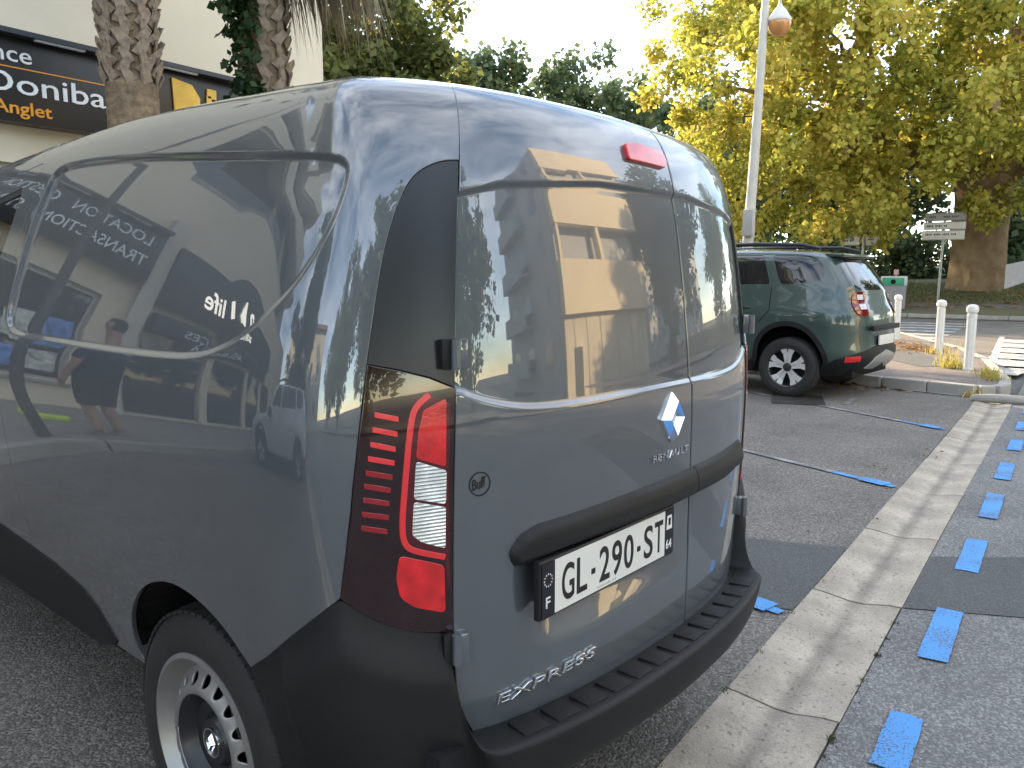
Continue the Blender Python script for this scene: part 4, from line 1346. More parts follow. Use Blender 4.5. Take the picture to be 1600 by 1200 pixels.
# rising ground beyond the crossing: kerb, far pavement, bank
def terr(x, y):
    return float(np.interp(x - .12 * (y - 3), [28.6, 28.61, 31.0, 34.0, 40.0, 60.0], [0.0, .13, .50, .85, 1.3, 2.2]))
nx, ny = 50, 50
tv = []; tf = []
for i in range(nx):
    for j in range(ny):
        x = 28.6 + (i / (nx - 1)) ** 1.6 * 60; y = -45 + 110 * j / (ny - 1)
        x += .12 * (y - 3)
        tv.append((x, y, terr(x, y) + .001))
for i in range(nx - 1):
    for j in range(ny - 1): tf.append((i * ny + j, (i + 1) * ny + j, (i + 1) * ny + j + 1, i * ny + j + 1))
o = mk("bank", tv, tf, pm("bank_earth", (.15, .125, .085), .95, var=.35, vscale=.8, bump=.5, bscale=8, col2=(.11, .115, .05)), smooth=True); o["kind"] = "structure"
fp = sheet("far_pavement", [(28.75, 6), (28.3, 3), (27.6, -3), (30.0, -3), (30.6, 3), (31.2, 6)], .1, MATS["red_brown_asphalt"])
for p, i in zip(fp.data.vertices, range(6)): p.co.z = terr(p.co.x, p.co.y) + .02
for i in range(14):
    y = -4 + i * 1.0
    x = 28.6 + .12 * (y - 3)
    k = MB(); k.bevbox((0, 0, 0), (.15, .985, .16), .02); k.obj("kerb_stone", CONC2, fp, loc=(x - .05, y + .5, .075), rz=-.12)
GRASS = leaf_mat("grass_blades", [(.05, .08, .02), (.10, .12, .03), (.22, .19, .06)], trans=.3)
def tufts(name, pts, n, h, spread, seed, label_kind="stuff", mat=None, parent=None):
    g = np.random.default_rng(seed)
    k = g.integers(0, len(pts), n); P = np.array(pts, float)[k]
    P[:, :2] += g.normal(size=(n, 2)) * spread
    if callable(h): pass
    hh = h * (.4 + .8 * g.random(n))
    ln = g.normal(size=(n, 2)) * .35
    w = (.006 + .006 * g.random(n)) * min(1.0, h / .05); a = g.random(n) * 6.28
    dx, dy = np.cos(a) * w, np.sin(a) * w
    A = P + np.stack([dx, dy, 0 * dx], 1); B = P - np.stack([dx, dy, 0 * dx], 1)
    T = P + np.stack([ln[:, 0] * hh, ln[:, 1] * hh, hh], 1)
    V = np.stack([A, B, T], 1).reshape(-1, 3); F = np.arange(3 * n).reshape(-1, 3)
    return fast_mesh(name, V, F, mat or GRASS, parent, label_kind)
YEL = leaf_mat("dry_grass", [(.30, .24, .06), (.45, .38, .10), (.20, .22, .05)], trans=.4)
tufts("weeds", [(10.7, .62, .13), (10.62, .52, .13), (10.1, .12, .13), (9.75, .06, .13), (9.5, .0, .13), (12.9, 1.1, .13), (8.72, .13, 0)], 420, .12, .06, 3, mat=YEL)
tufts("tall_weeds", [(10.95, .66, .13), (10.8, .60, .13)], 40, .36, .09, 4, mat=YEL)
_gx = [(x, y, 0) for x in np.arange(31, 38, .5) for y in np.arange(-2, 14, .5)]
_gx = [(x, y, terr(x, y)) for x, y, _ in _gx]
tufts("verge_grass", _gx, 16000, .22, .35, 5, mat=GRASS)
# moss and small weeds along the gutter edge
_g2 = []
for _ in range(34):
    x = random.uniform(-.3, 1.7); y = random.choice((GR, GR, GL)); _g2 += [(x + random.uniform(-.03, .03) * random.random(), y + random.uniform(-.008, .004), 0.0) for _ in range(random.randint(1, 7))]
tufts("gutter_moss", _g2, 700, .010, .006, 6, mat=leaf_mat("moss", [(.05, .055, .02), (.09, .09, .04), (.12, .11, .06)], trans=.1))
# fallen leaves on the island edge
def litter(name, pts, n, spread, seed, mat, size=.09):
    g = np.random.default_rng(seed)
    k = g.integers(0, len(pts), n); P = np.array(pts, float)[k]; P[:, :2] += g.normal(size=(n, 2)) * spread
    a = g.random(n) * 6.28; L = size * (.5 + g.random(n)); 
    u = np.stack([np.cos(a), np.sin(a), .15 * g.normal(size=n)], 1) * L[:, None]; w = np.stack([-np.sin(a), np.cos(a), .3 * g.normal(size=n)], 1) * L[:, None] * .4
    c = P + np.array([0, 0, .012])
    V = np.stack([c - u * .5, c + w * .6 + np.array([0, 0, .01]), c + u * .5, c - w * .6 + np.array([0, 0, .01])], 1).reshape(-1, 3)
    i = np.arange(n) * 4
    return fast_mesh(name, V, np.concatenate([np.stack([i, i + 1, i + 2], 1), np.stack([i, i + 2, i + 3], 1)]), mat, None, "stuff")
DRY = leaf_mat("fallen_leaf", [(.28, .13, .04), (.36, .20, .06), (.20, .09, .03)], trans=.15)
litter("fallen_leaves", [(13.2, 1.35, .13), (14.0, 1.6, .13), (14.8, 1.85, .13), (13.6, 1.45, .13)] + [(9.1 + .1 * i, 1.2 + .35 * i, .0) for i in range(3)], 420, .25, 8, DRY)
litter("gutter_leaves", [(random.uniform(-.5, 7.5), random.choice((GL - .02, GR + .02, -.10, .35, .6)), .004) for _ in range(14)], 16, .05, 10, DRY, .032)
litter("leaf_litter", [(x, y, terr(x, y)) for x in np.arange(30, 34, .4) for y in np.arange(0, 8, .5)], 1500, .4, 9, DRY, .16)

# ------------------------------------------------------------------ shop building across the front
CREAM = pm("cream_render", (0.74, 0.65, 0.48), 0.85, var=.06, vscale=1.2, bump=.15, bscale=120)
CREAM2 = pm("pale_render", (0.60, 0.56, 0.48), 0.85, var=.07, vscale=.8, bump=.15, bscale=90)
SIGNB = pm("sign_black", (0.014, 0.013, 0.012), 0.35, var=.08)
SIGNW = pm("sign_white_letter", (.80, .80, .78), .4)
SIGNO = pm("sign_orange_letter", (.80, .33, .03), .4)
SIGNY = pm("sign_yellow", (.80, .48, .06), .45, var=.12, vscale=5)
ALU = pm("aluminium_frame", (.42, .42, .41), .4, metal=.6)
GLASSW = pm("shop_glass", (.03, .035, .035), .04, spec=.8)
YF = 8.4
def wall_with_openings(name, x0, x1, z0, z1, y, th, ops, mat, parent):
    """Wall in the X-Z plane with rectangular openings (x0, x1, z0, z1), built as butted blocks."""
    xs = sorted({x0, x1} | {o[0] for o in ops} | {o[1] for o in ops})
    m = MB()
    for a, b in zip(xs[:-1], xs[1:]):
        col = sorted([o for o in ops if o[0] <= a + 1e-6 and o[1] >= b - 1e-6], key=lambda o: o[2])
        z = z0
        for o in col:
            if o[2] > z: m.box(((a + b) / 2, y + th / 2, (z + o[2]) / 2), (b - a, th, o[2] - z))
            z = o[3]
        if z < z1: m.box(((a + b) / 2, y + th / 2, (z + z1) / 2), (b - a, th, z1 - z))
    return m.obj(name, mat, parent)
def make_shops():
    b = empty("shop_building", (1.5, YF, 0), 0, "cream rendered shop building with a black sign band, in front of the van", "building")
    M = Matrix.Translation((-1.5, -YF, 0))
    def fix(o):
        o.location = Vector(o.location) + Vector((-1.5, -YF, 0)); return o
    ops = [(-2.95, -1.6, .75, 2.6), (-1.4, -.3, .15, 2.6), (0.0, .8, .15, 2.6), (1.0, 3.0, .6, 2.55), (3.2, 4.2, .15, 2.55), (4.45, 6.1, .6, 2.55),
           (-4.9, -3.6, .15, 2.2), (-6.6, -5.1, .15, 2.2), (-8.4, -6.9, .15, 2.2), (-10.4, -8.8, .15, 2.2)]
    fix(wall_with_openings("wall", -3.1, 6.5, 0, 10.9, YF, .3, [o for o in ops if o[0] > -3.1], CREAM, b))
    fix(wall_with_openings("wall", -14, -3.1, 0, 4.75, YF + .003, .3, [o for o in ops if o[0] < -3.1], CREAM, b))
    bd = MB(); bd.box((1.7, YF + 5.3, 5.4), (9.6, 10.0, 10.8)); bd.box((-8.56, YF + 6.1, 5.4), (10.9, 8.4, 10.8)); fix(bd.obj("building_core", CREAM2, b))
    cp = MB(); cp.box((1.7, YF + .12, 10.97), (9.8, .5, .14)); fix(cp.obj("roof_coping", CONC2, b))
    lf = MB(); lf.box((-8.57, YF + .95, 4.80), (10.9, 1.9, .10)); fix(lf.obj("loggia_floor", CONC2, b))
    for z in (7.0, 9.9):
        lv = MB(); lv.box((-8.57, YF + .12, z + .45), (10.9, .22, .9)); lv.box((-8.57, YF + 1.05, z - .07), (10.9, 1.65, .14)); fix(lv.obj("loggia_parapet", CREAM, b))
        for x in (-12.2, -9.6, -7.0, -4.6):
            gw = MB(); gw.box((x, YF + 1.88, z - 1.1), (1.9, .05, 1.9)); fix(gw.obj("loggia_window", GLASSW, b))
    for o in ops:
        cx, cz = (o[0] + o[1]) / 2, (o[2] + o[3]) / 2
        fr = MB()
        w, h = o[1] - o[0], o[3] - o[2]
        for sx in (-1, 1): fr.box((cx + sx * (w / 2 - .03), YF + .14, cz), (.06, .08, h))
        for sz in (-1, 1): fr.box((cx, YF + .14, cz + sz * (h / 2 - .03)), (w - .12, .08, .06))
        f = fix(fr.obj("window", ALU, b))
        gl_ = MB(); gl_.box((cx, YF + .15, cz), (w - .12, .02, h - .12)); gl_.obj("pane", GLASSW, f)
        if o[2] > .3 and o[0] < 0 and True:
            for k in range(2):
                for j in range(3):
                    if True:
                        p = MB(); p.box((o[0] + .26 + j * .41, YF + .128, o[2] + .42 + k * .66), (.32, .012, .46))
                        c = random.choice([(.12, .25, .62), (.30, .45, .75), (.55, .55, .5), (.10, .18, .40)])
                        p.obj("poster", pm("poster_%d" % random.randint(0, 5), c, .4, var=.5, vscale=9), f)
    sl = MB(); sl.box((-2.27, YF - .04, .70), (1.5, .14, .06)); fix(sl.obj("window_sill", CONC2, b))
    st = MB()
    for z in np.arange(.2, 2.5, .09): st.box((5.27, YF + .10, z), (1.6, .03, .08))
    fix(st.obj("roller_shutter", pm("shutter_grey", (.42, .42, .40), .5, var=.1), b))["kind"] = "stuff"
    pl = MB(); pl.box((-3.42, YF - .03, 2.0), (.22, .22, 4.0)); fix(pl.obj("pilaster", CREAM2, b))
    return b
make_shops()
def sign_board(label, x0, x1, z0, z1, texts, y=YF, led=True):
    s = empty("shop_sign", ((x0 + x1) / 2, y - .12, z0), 0, label, "shop sign")
    off = np.array([-(x0 + x1) / 2, -(y - .12), -z0])
    def fx(o):
        o.location = tuple(off); return o
    m = MB(); m.bevbox(((x0 + x1) / 2, y - .12, (z0 + z1) / 2), (x1 - x0, .22, z1 - z0), .012)
    fx(m.obj("sign_panel", SIGNB, s, smooth=True))
    if led:
        ch = MB(); ch.box(((x0 + x1) / 2, y - .30, z1 - .035), (x1 - x0, .13, .05)); fx(ch.obj("light_rail", pm("rail_dark", (.03, .035, .045), .4), s))
        x = x0 + .3
        while x < x1 - .6:
            l = MB(); l.box((x + .25, y - .31, z1 - .066), (.5, .05, .02)); fx(l.obj("strip_light", pm("strip_light", (.75, .78, .85), .4), s))
            x += .95
    for (t, x, z, w, h, mat, kw) in texts:
        fx(text_flat("sign_lettering", t, (x, y - .236, z), w, h, mat, s, depth=.008, **kw))
    return s, fx
s, fx = sign_board("black fascia sign with white and orange lettering left of the palms", 0.2, 3.42, 2.93, 3.82, [
    ("Agence", 1.57, 3.517, .82, .16, SIGNW, dict(offset=.004)),
    ("Doniba", 1.93, 3.212, 1.205, .205, SIGNW, dict(offset=.004)),
    ("Anglet", 1.99, 3.01, .565, .125, SIGNO, dict(offset=.012))])
ln = MB(); ln.box((1.85, YF - .234, 3.462), (3.1, .006, .012)); fx(ln.obj("sign_line", SIGNO, s))
s, fx = sign_board("black fascia sign with a yellow cube emblem between the two palms", 3.44, 5.1, 3.05, 3.85, [])
cb = MB(); cb.add([(3.96, YF - .24, 3.20), (4.28, YF - .24, 3.12), (4.30, YF - .24, 3.52), (4.20, YF - .24, 3.66), (3.94, YF - .24, 3.70)] + [(3.96, YF - .26, 3.20), (4.28, YF - .26, 3.12), (4.30, YF - .26, 3.52), (4.20, YF - .26, 3.66), (3.94, YF - .26, 3.70)],
    [(9, 8, 7, 6, 5)[::-1]] + [(i, (i + 1) % 5, 5 + (i + 1) % 5, 5 + i) for i in range(5)])
fx(cb.obj("cube_emblem", SIGNY, s))
fg = MB(); fg.bevbox((4.47, YF - .245, 3.60), (.13, .02, .12), .008); fg.bevbox((4.43, YF - .245, 3.50), (.07, .02, .16), .008); fg.bevbox((4.54, YF - .245, 3.47), (.07, .02, .10), .008)
fx(fg.obj("figure_emblem", SIGNY, s))
sign_board("long black fascia sign listing lettings and sales services, left of the van", -3.30, 0.15, 2.94, 3.72, [
    ("LOCATION", -3.14, 3.40, 1.18, .15, SIGNW, dict(offset=.008)), ("GESTION", -1.72, 3.40, 1.0, .15, SIGNW, dict(offset=.008)),
    ("TRANSACTION", -3.18, 3.11, 1.5, .15, SIGNW, dict(offset=.008)), ("SYNDIC", -1.45, 3.11, .85, .15, SIGNW, dict(offset=.008))])
sign_board("black fascia sign with bright white script and a second sign board below", -9.5, -3.54, 2.76, 3.62, [
    ("adhome life", -6.4, 3.02, 2.2, .30, pm("lit_letters", (.8, .8, .78), .4, emit=(1, .93, .8), estr=1.2), dict(shear=.25, offset=.01))], led=False)
sign_board("lower dark sign board reading assurances above the far shop doors", -9.0, -3.6, 2.26, 2.62, [
    ("ASSURANCES", -6.0, 2.35, 1.9, .15, SIGNW, dict())], led=False)

# ------------------------------------------------------------------ buildings across the road (seen as reflections)
def block(name, label, x0, x1, y0, y1, h, mat, group=None):
    b = empty(name, ((x0 + x1) / 2, (y0 + y1) / 2, 0), 0, label, "building", group)
    off = (-(x0 + x1) / 2, -(y0 + y1) / 2, 0)
    def fx(o): o.location = off; return o
    return b, fx
SUNW = pm("warm_cream_wall", (.72, .60, .41), .85, var=.05, vscale=.6, bump=.1, bscale=60)
CONCW = pm("board_concrete", (.60, .52, .38), .85, var=.12, vscale=1.0, bump=.2, bscale=30)
GREYW = pm("grey_render", (.40, .40, .40), .85, var=.06)
b, fx = block("apartment_block", "tall apartment block with cream parapets and side balconies across the road", 8.3, 15.6, -21, -12, 10.6, SUNW)
m = MB(); m.box((11.95, -16.7, 5.25), (7.2, 8.6, 10.5)); fx(m.obj("wall", GREYW, b))
m = MB(); m.box((11.95, -12.15, 1.31), (7.2, .3, 2.62)); fx(m.obj("garden_wall", CONCW, b))
for i in range(6):
    j = MB(); j.box((9.2 + i * 1.15, -11.995, 1.31), (.03, .014, 2.62)); fx(j.obj("panel_joint", pm("joint_dark", (.12, .11, .09), .9), b))
for z0, z1 in ((2.64, 4.42), (5.8, 7.65), (8.85, 10.6)):
    m = MB(); m.box((11.95, -11.95, (z0 + z1) / 2), (7.3, .5, z1 - z0)); fx(m.obj("parapet", SUNW, b))
for z in (5.11, 8.25):
    for x in (8.5, 12.1):
        m = MB(); m.box((x, -11.95, z), (.22, .4, 1.34 if z < 6 else 1.18)); fx(m.obj("balcony_column", SUNW, b))
m = MB(); m.box((9.45, -11.98, .78), (.72, .05, 1.56)); fx(m.obj("door", pm("door_brown", (.07, .06, .05), .6), b))
for k in range(5):
    z = 1.2 + k * 2.05
    for y in (-14.2, -16.9, -19.5):
        w = MB(); w.box((8.34, y, z + .3), (.05, 1.0, 1.0)); o = fx(w.obj("window", pm("window_dark", (.05, .06, .07), .1), b))
    bl = MB(); bl.box((7.95, -18.2, z - .4), (.75, 4.1, .11)); bl.box((7.6, -18.2, z + .02), (.06, 4.1, .72)); fx(bl.obj("balcony", GREYW, b))
b, fx = block("low_house", "pale house at the far left across the parking area", -34, -24, -8, 12, 9, CREAM2)
m = MB(); m.box((-29, 2, 4.5), (10, 20, 9)); fx(m.obj("wall", CREAM2, b))
m = MB(); m.box((-29, 2, 9.1), (10.8, 20.8, .25)); fx(m.obj("roof", pm("roof_tile", (.25, .12, .08), .8), b))
for y in (-5, -1, 3, 7):
    for z in (2.0, 5.5):
        w = MB(); w.box((-23.98, y, z + .3), (.06, 1.1, 1.5)); fx(w.obj("window", MATS["window_dark"], b))
b, fx = block("grey_house", "grey shaded house beyond the apartment block across the road", 24, 40, -30, -18, 9, GREYW)
m = MB(); m.box((32, -24, 4.5), (16, 12, 9)); fx(m.obj("wall", GREYW, b))
m = MB(); m.box((32, -24, 9.1), (16.6, 12.6, .25)); fx(m.obj("roof", MATS["roof_tile"], b))
for x in (26, 29, 32, 35, 38):
    w = MB(); w.box((x, -17.98, 4.6), (1.2, .06, 1.5)); fx(w.obj("window", MATS["window_dark"], b))
o = sheet("opposite_pavement", [(-60, -12.0), (60, -12.0), (60, -9.2), (-60, -9.2)], .12, MATS["pavement_slabs"])
b, fx = block("far_building", "pale building glimpsed through the trees behind the green car", 66, 80, 26, 40, 8, CREAM2)
m = MB(); m.box((73, 33, 6), (14, 14, 12)); fx(m.obj("wall", pm("bluish_wall", (.45, .48, .50), .8), b))
for y in (28, 31, 34, 37):
    for z in (4.5, 7.5): w = MB(); w.box((65.98, y, z), (.06, 1.2, 1.4)); fx(w.obj("window", MATS["window_dark"], b))
m = MB(); m.box((73, 33, 12.1), (14.6, 14.6, .25)); fx(m.obj("roof", MATS["roof_tile"], b))

# ------------------------------------------------------------------ palms with cut leaf bases
PALMB = pm("palm_bark", (.21, .15, .09), .9, var=.35, vscale=14, bump=.9, bscale=40)
PALMC = pm("palm_leaf_base", (.33, .255, .18), .85, var=.32, vscale=11, bump=.6, bscale=60)
PALMD = leaf_mat("palm_dead_frond", [(.22, .165, .11), (.32, .25, .17), (.42, .35, .26)], trans=.3, vscale=2)
PALMG = leaf_mat("palm_frond_green", [(.03, .06, .015), (.06, .10, .025), (.10, .13, .04)], trans=.35)
def boot_mesh(seed):
    g = random.Random(seed)
    V = []
    L, w0, w1 = .155, .052, .026
    for y, w, t, o in ((0, w0, .020, 0), (.5, .040, .020, .010), (1.0, w1, .013, .026)):
        for sx, st in ((-1, 0), (1, 0), (1, 1), (-1, 1)):
            V.append((sx * w * (1 + g.uniform(-.15, .15)), o + st * t, y * L + (g.uniform(-.012, .012) if y == 1 else 0)))
    F = [(0, 1, 5, 4), (1, 2, 6, 5), (2, 3, 7, 6), (3, 0, 4, 7), (4, 5, 9, 8), (5, 6, 10, 9), (6, 7, 11, 10), (7, 4, 8, 11), (8, 9, 10, 11)]
    me = mesh_from("leaf_base", V, F); me.materials.append(PALMC); return me
BOOTS = [boot_mesh(i) for i in range(5)]
def palm(label, x, y, H, r, z_boot, seed, skirt=None, green=True, boots=True, lean=0.0, step=.062):
    t = empty("palm_tree", (x, y, .13), 0, label, "palm tree", "palms on the shop pavement")
    g = random.Random(seed)
    m = MB()
    n = 28; V = []; hs = np.arange(0, H + .01, .035)
    for h in hs:
        f = 1.18 - .18 * min(1, h / .6) if h < .6 else 1.0
        if h >= z_boot and boots: f *= .90
        for k in range(n):
            a = 2 * math.pi * k / n
            rr = r * f * (1 + .012 * math.sin(h * 95 + 1.3 * math.sin(3 * a)) + g.uniform(-.008, .008))
            V.append((rr * math.cos(a) + lean * h, rr * math.sin(a), h))
    F = [(i * n + k, i * n + (k + 1) % n, (i + 1) * n + (k + 1) % n, (i + 1) * n + k) for i in range(len(hs) - 1) for k in range(n)]
    m.add(V, F); m.obj("trunk", PALMB, t, smooth=False)
    if boots:
        z = z_boot; i = 0; cnt = 0
        per = 9
        while z < H - .1 and cnt < 290:
            for k in range(per):
                a = 2 * math.pi * (k + .5 * (i % 2)) / per + g.uniform(-.06, .06)
                c = Vector((r * .90 * math.cos(a) + lean * z, r * .90 * math.sin(a), z + g.uniform(-.012, .012)))
                o = bpy.data.objects.new("leaf_base", BOOTS[(i * per + k) % 5])
                out = Vector((math.cos(a), math.sin(a), 0))
                tw = (.55 if i % 2 else -.55) + g.uniform(-.15, .15)      # the criss-cross of the cut stalks
                Rm = Matrix((Vector((-out.y, out.x, 0)), out, Vector((0, 0, 1)))).transposed()
                Rm = Rm @ Matrix.Rotation(tw, 3, 'Y') @ Matrix.Rotation(-g.uniform(.04, .22), 3, 'X')
                sc = g.uniform(.78, 1.0)
                o.matrix_basis = Matrix.Translation(c) @ Rm.to_4x4() @ Matrix.Scale(sc, 4)
                o.parent = t; COL.objects.link(o); cnt += 1
            z += step; i += 1
    gg = np.random.default_rng(seed)
    def strips(n, a0, a1, z0, z1, out0, out1, L, mat, name, down=True, w=.012):
        a = a0 + (a1 - a0) * gg.random(n); z = z0 + (z1 - z0) * gg.random(n)
        ro = out0 + (out1 - out0) * gg.random(n)
        Ls = L * (.5 + .8 * gg.random(n))
        c = np.stack([np.cos(a) * ro, np.sin(a) * ro, z], 1)
        d = np.stack([np.cos(a) * .18, np.sin(a) * .18, -np.ones(n)], 1) + gg.normal(size=(n, 3)) * .10
        s_ = np.stack([-np.sin(a), np.cos(a), 0 * a], 1) * (w * (.5 + gg.random(n)))[:, None]
        p1 = c + d * (Ls * .5)[:, None] + gg.normal(size=(n, 3)) * .02; p2 = c + d * Ls[:, None]
        V = np.stack([c - s_, c + s_, p1 + s_, p1 - s_, p2], 1).reshape(-1, 3)
        i = np.arange(n) * 5
        F = np.concatenate([np.stack([i, i + 1, i + 2], 1), np.stack([i, i + 2, i + 3], 1), np.stack([i + 3, i + 2, i + 4], 1)])
        fast_mesh(name, V, F, mat, t, "stuff")
    if skirt: strips(2600, skirt[0], skirt[1], skirt[2], skirt[3], r * .6, skirt[4], .75, PALMD, "dead_fronds")
    if green:
        V = []; F = []
        for i in range(26):
            a = gg.random() * 6.28; el = gg.uniform(-.3, 1.2); L = gg.uniform(1.0, 1.5)
            d = np.array([math.cos(a) * math.cos(el), math.sin(a) * math.cos(el), math.sin(el)])
            tip = d * L + np.array([0, 0, -.2])
            c0 = np.array([lean * H, 0, H]) + d * .3
            for j in range(26):
                fa = (j / 25 - .5) * 2.6
                sd = np.cross(d, [0, 0, 1.0]); sd /= np.linalg.norm(sd)
                e = (d * math.cos(fa) + sd * math.sin(fa)) * .85 + np.array([0, 0, -.25 * abs(fa)])
                b0 = c0 + d * (L - .3)
                w = np.cross(e, d + .01); w = w / (np.linalg.norm(w) + 1e-6) * .018
                k = len(V); V += [b0 - w, b0 + w, b0 + e * .6, ]; F.append((k, k + 1, k + 2))
            k = len(V); w = sd * .02; V += [c0 - w, c0 + w, c0 + d * (L - .3)]; F.append((k, k + 1, k + 2))
        fast_mesh("palm_fronds", np.array(V), np.array(F), PALMG, t, "stuff")
    return t
palm("palm with smooth lower bark and rough leaf stubs above, by the white lettering", 1.92, 5.5, 5.8, .195, 2.74, 21)
palm("palm trunk covered in criss-cross leaf stubs with ivy and hanging dead fronds", 3.22, 5.5, 6.4, .205, .9, 22, skirt=(-1.35, -.15, 4.15, 6.0, 1.05), step=.105)
IVY = leaf_mat("ivy_leaf", [(.012, .03, .010), (.03, .065, .018), (.07, .10, .03)], trans=.25)
g = np.random.default_rng(5)
cz = np.concatenate([np.stack([3.22 + (-.335 + .03 * g.normal(size=60)), 5.40 + .10 * g.normal(size=60), 2.7 + 1.6 * g.random(60)], 1),
                     np.stack([2.95 - .30 * g.random(16), 5.40 + .05 * g.normal(size=16), 3.62 + .20 * g.random(16)], 1),
                     np.stack([2.92 + .10 * g.random(22), 5.30 + .05 * g.normal(size=22), 2.3 + .8 * g.random(22)], 1)])
V, F = leaf_cloud(cz - np.array([2.95, 5.35, 2.0]), np.full(len(cz), .075), 950, .07, 33)
iv = fast_mesh("ivy", V, F, IVY); iv.location = (2.95, 5.35, 2.0)
setp(iv, "dark green ivy climbing the left side of the criss-cross palm trunk", "ivy")

# ------------------------------------------------------------------ street furniture
def bollard(x, y, h, label):
    b = empty("bollard", (x, y, .125), 0, label, "bollard", "white bollards on the island")
    p = MB(); p.lathe([(.068, 0), (.066, .03), (.056, .035), (.056, h - .16), (.060, h - .155), (.060, h - .125), (.046, h - .115)], 20)
    p.obj("post", WHITEPAINT, b, smooth=True)
    for a in range(8):
        q = MB(); an = 2 * math.pi * a / 8
        q.box((.056 * math.cos(an), .056 * math.sin(an), h * .45), (.012, .018, h * .82), rz=an); q.obj("post_rib", WHITEPAINT, b)
    c = MB(); c.lathe([(.046, h - .118), (.070, h - .10), (.078, h - .06), (.066, h - .02), (.035, h), (0, h + .004)], 20)
    c.obj("cap", WHITEPAINT, b, smooth=True)
bollard(10.57, .38, .88, "white bollard nearest the kerb end with dry weeds at its foot")
bollard(12.91, 1.04, .88, "white bollard standing between the two other bollards")
bollard(15.97, 2.2, .90, "white bollard closest to the rear of the green car")

POLE = pm("lamp_pole_paint", (.50, .47, .40), .5, var=.08, vscale=5)
def street_lamp(x, y, z, label, w, lx, POLE=POLE):
    t = empty("street_lamp", (x, y, z), 0, label, "street lamp", "street lamps round the parking area")
    p = MB(); p.tube([(0, 0, 0), (lx * .02, 0, .5), (lx * .42, lx * .03, 3.2), (lx * .80, lx * .07, 5.9), (lx * .98, lx * .09, 7.0)], [.115 * w, .095 * w, .078 * w, .060 * w, .05 * w], 14)
    p.obj("post", POLE, t, smooth=True)
    a = MB(); a.tube([(.86 * lx, .08, 6.2), (.92, -.02, 6.55), (.92, -.10, 6.5), (.90, -.14, 6.2), (.89, -.14, 5.75)], [.022, .022, .022, .022, .022], 8)
    a.obj("bracket_arm", POLE, t, smooth=True)
    h = MB(); h.lathe([(.03, 5.78), (.045, 5.74), (.10, 5.68), (.175, 5.56), (.19, 5.53), (.19, 5.50)], 24, c=(.89, -.14, 0))
    h.obj("lantern_hood", pm("lantern_white", (.62, .60, .55), .4), t, smooth=True)
    g_ = MB(); g_.lathe([(.185, 5.50), (.19, 5.46), (.17, 5.38), (.12, 5.31), (.05, 5.27), (0, 5.265)], 24, c=(.89, -.14, 0))
    g_.obj("lantern_bowl", pm("amber_bowl", (.55, .25, .08), .12, coat=.6, var=.12), t, smooth=True)
    if lx == 0: return
    cb_ = MB(); cb_.bevbox((.14 * lx, -.02, 2.24), (.14, .17, .42), .02); cb_.obj("junction_box", pm("box_grey", (.40, .39, .36), .5), t, smooth=True)
    bn = MB(); bn.tube([(.30 * lx, .02, 2.42), (.305 * lx, .02, 2.46)], [.098, .098], 14); bn.tube([(.26 * lx, .02, 2.10), (.265 * lx, .02, 2.14)], [.10, .10], 14); bn.obj("mounting_band", MATS["box_grey"], t)
street_lamp(11.05, 3.70, 0, "tall cream street lamp post with a hanging bell lantern, behind the green car", 1.0, 1.0)
street_lamp(-1.62, 5.05, .13, "slender dark street lamp post on the shop pavement beside the person", .50, 0.0, pm("dark_pole", (.06, .06, .062), .5))

GALV = pm("galvanised_steel", (.38, .37, .35), .45, metal=.5, var=.1)
def signpost(name, label, x, y, h, plates, r=.045):
    z = terr(x, y)
    t = empty(name, (x, y, z), R(-83), label, "direction sign")
    p = MB(); p.tube([(0, .03, -.1), (.02, .03, h * .5), (.06, .03, h)], r, 10); p.obj("post", GALV, t, smooth=True)
    for (cx, cz, w, hh, mat, lines) in plates:
        b = MB(); b.bevbox((cx, -.03, cz), (w, .03, hh), .006); o = b.obj("sign_plate", mat, t, smooth=True)
        rim = MB()
        for sz in (-1, 1): rim.box((cx, -.0465, cz + sz * (hh / 2 - .018)), (w - .03, .002, .012))
        rim.obj("sign_border", pm("sign_ink", (.05, .05, .06), .5), o)
        for (lx, lz, lw) in lines:
            q = MB(); k = int(lw / .055)
            for i in range(k):
                if (i * 7) % 5 == 3: continue
                q.box((cx + lx + i * .055, -.0465, cz + lz), (.038, .002, .055 + .02 * ((i * 3) % 2)))
            if k: q.obj("sign_lettering", MATS["sign_ink"], o)["kind"] = "stuff"
    return t
SIGNC = pm("sign_cream", (.62, .58, .48), .5, var=.06)
SIGNG = pm("sign_dull", (.30, .28, .24), .5, var=.15)
signpost("direction_sign", "tall direction sign with three stacked boards in front of the big plane tree trunk", 31.0, 3.42, 3.28,
         [(.06, 3.05, 1.32, .30, SIGNG, [(-.50, .0, .25), (-.05, 0, .5)]), (.05, 2.73, 1.34, .28, SIGNC, [(-.55, 0, .7)]), (.02, 2.40, 1.36, .34, SIGNC, [(-.55, .03, 1.0)])])
signpost("direction_sign", "small post with two white arrow plates above the green car roof", 30.2, 5.95, 2.55,
         [(-.42, 2.42, .66, .34, WHITEPAINT, [(-.25, 0, .4)]), (.36, 2.40, .46, .34, SIGNC, [(-.15, .05, .25)])])
t = empty("guide_panel", (27.6, .78, 0), R(-120), "plain grey panel tilted on a post at the right edge beside the plane tree", "sign")
m = MB(); m.tube([(.75, .03, 0), (.75, .03, 2.6)], .05, 10); m.obj("post", GALV, t, smooth=True)
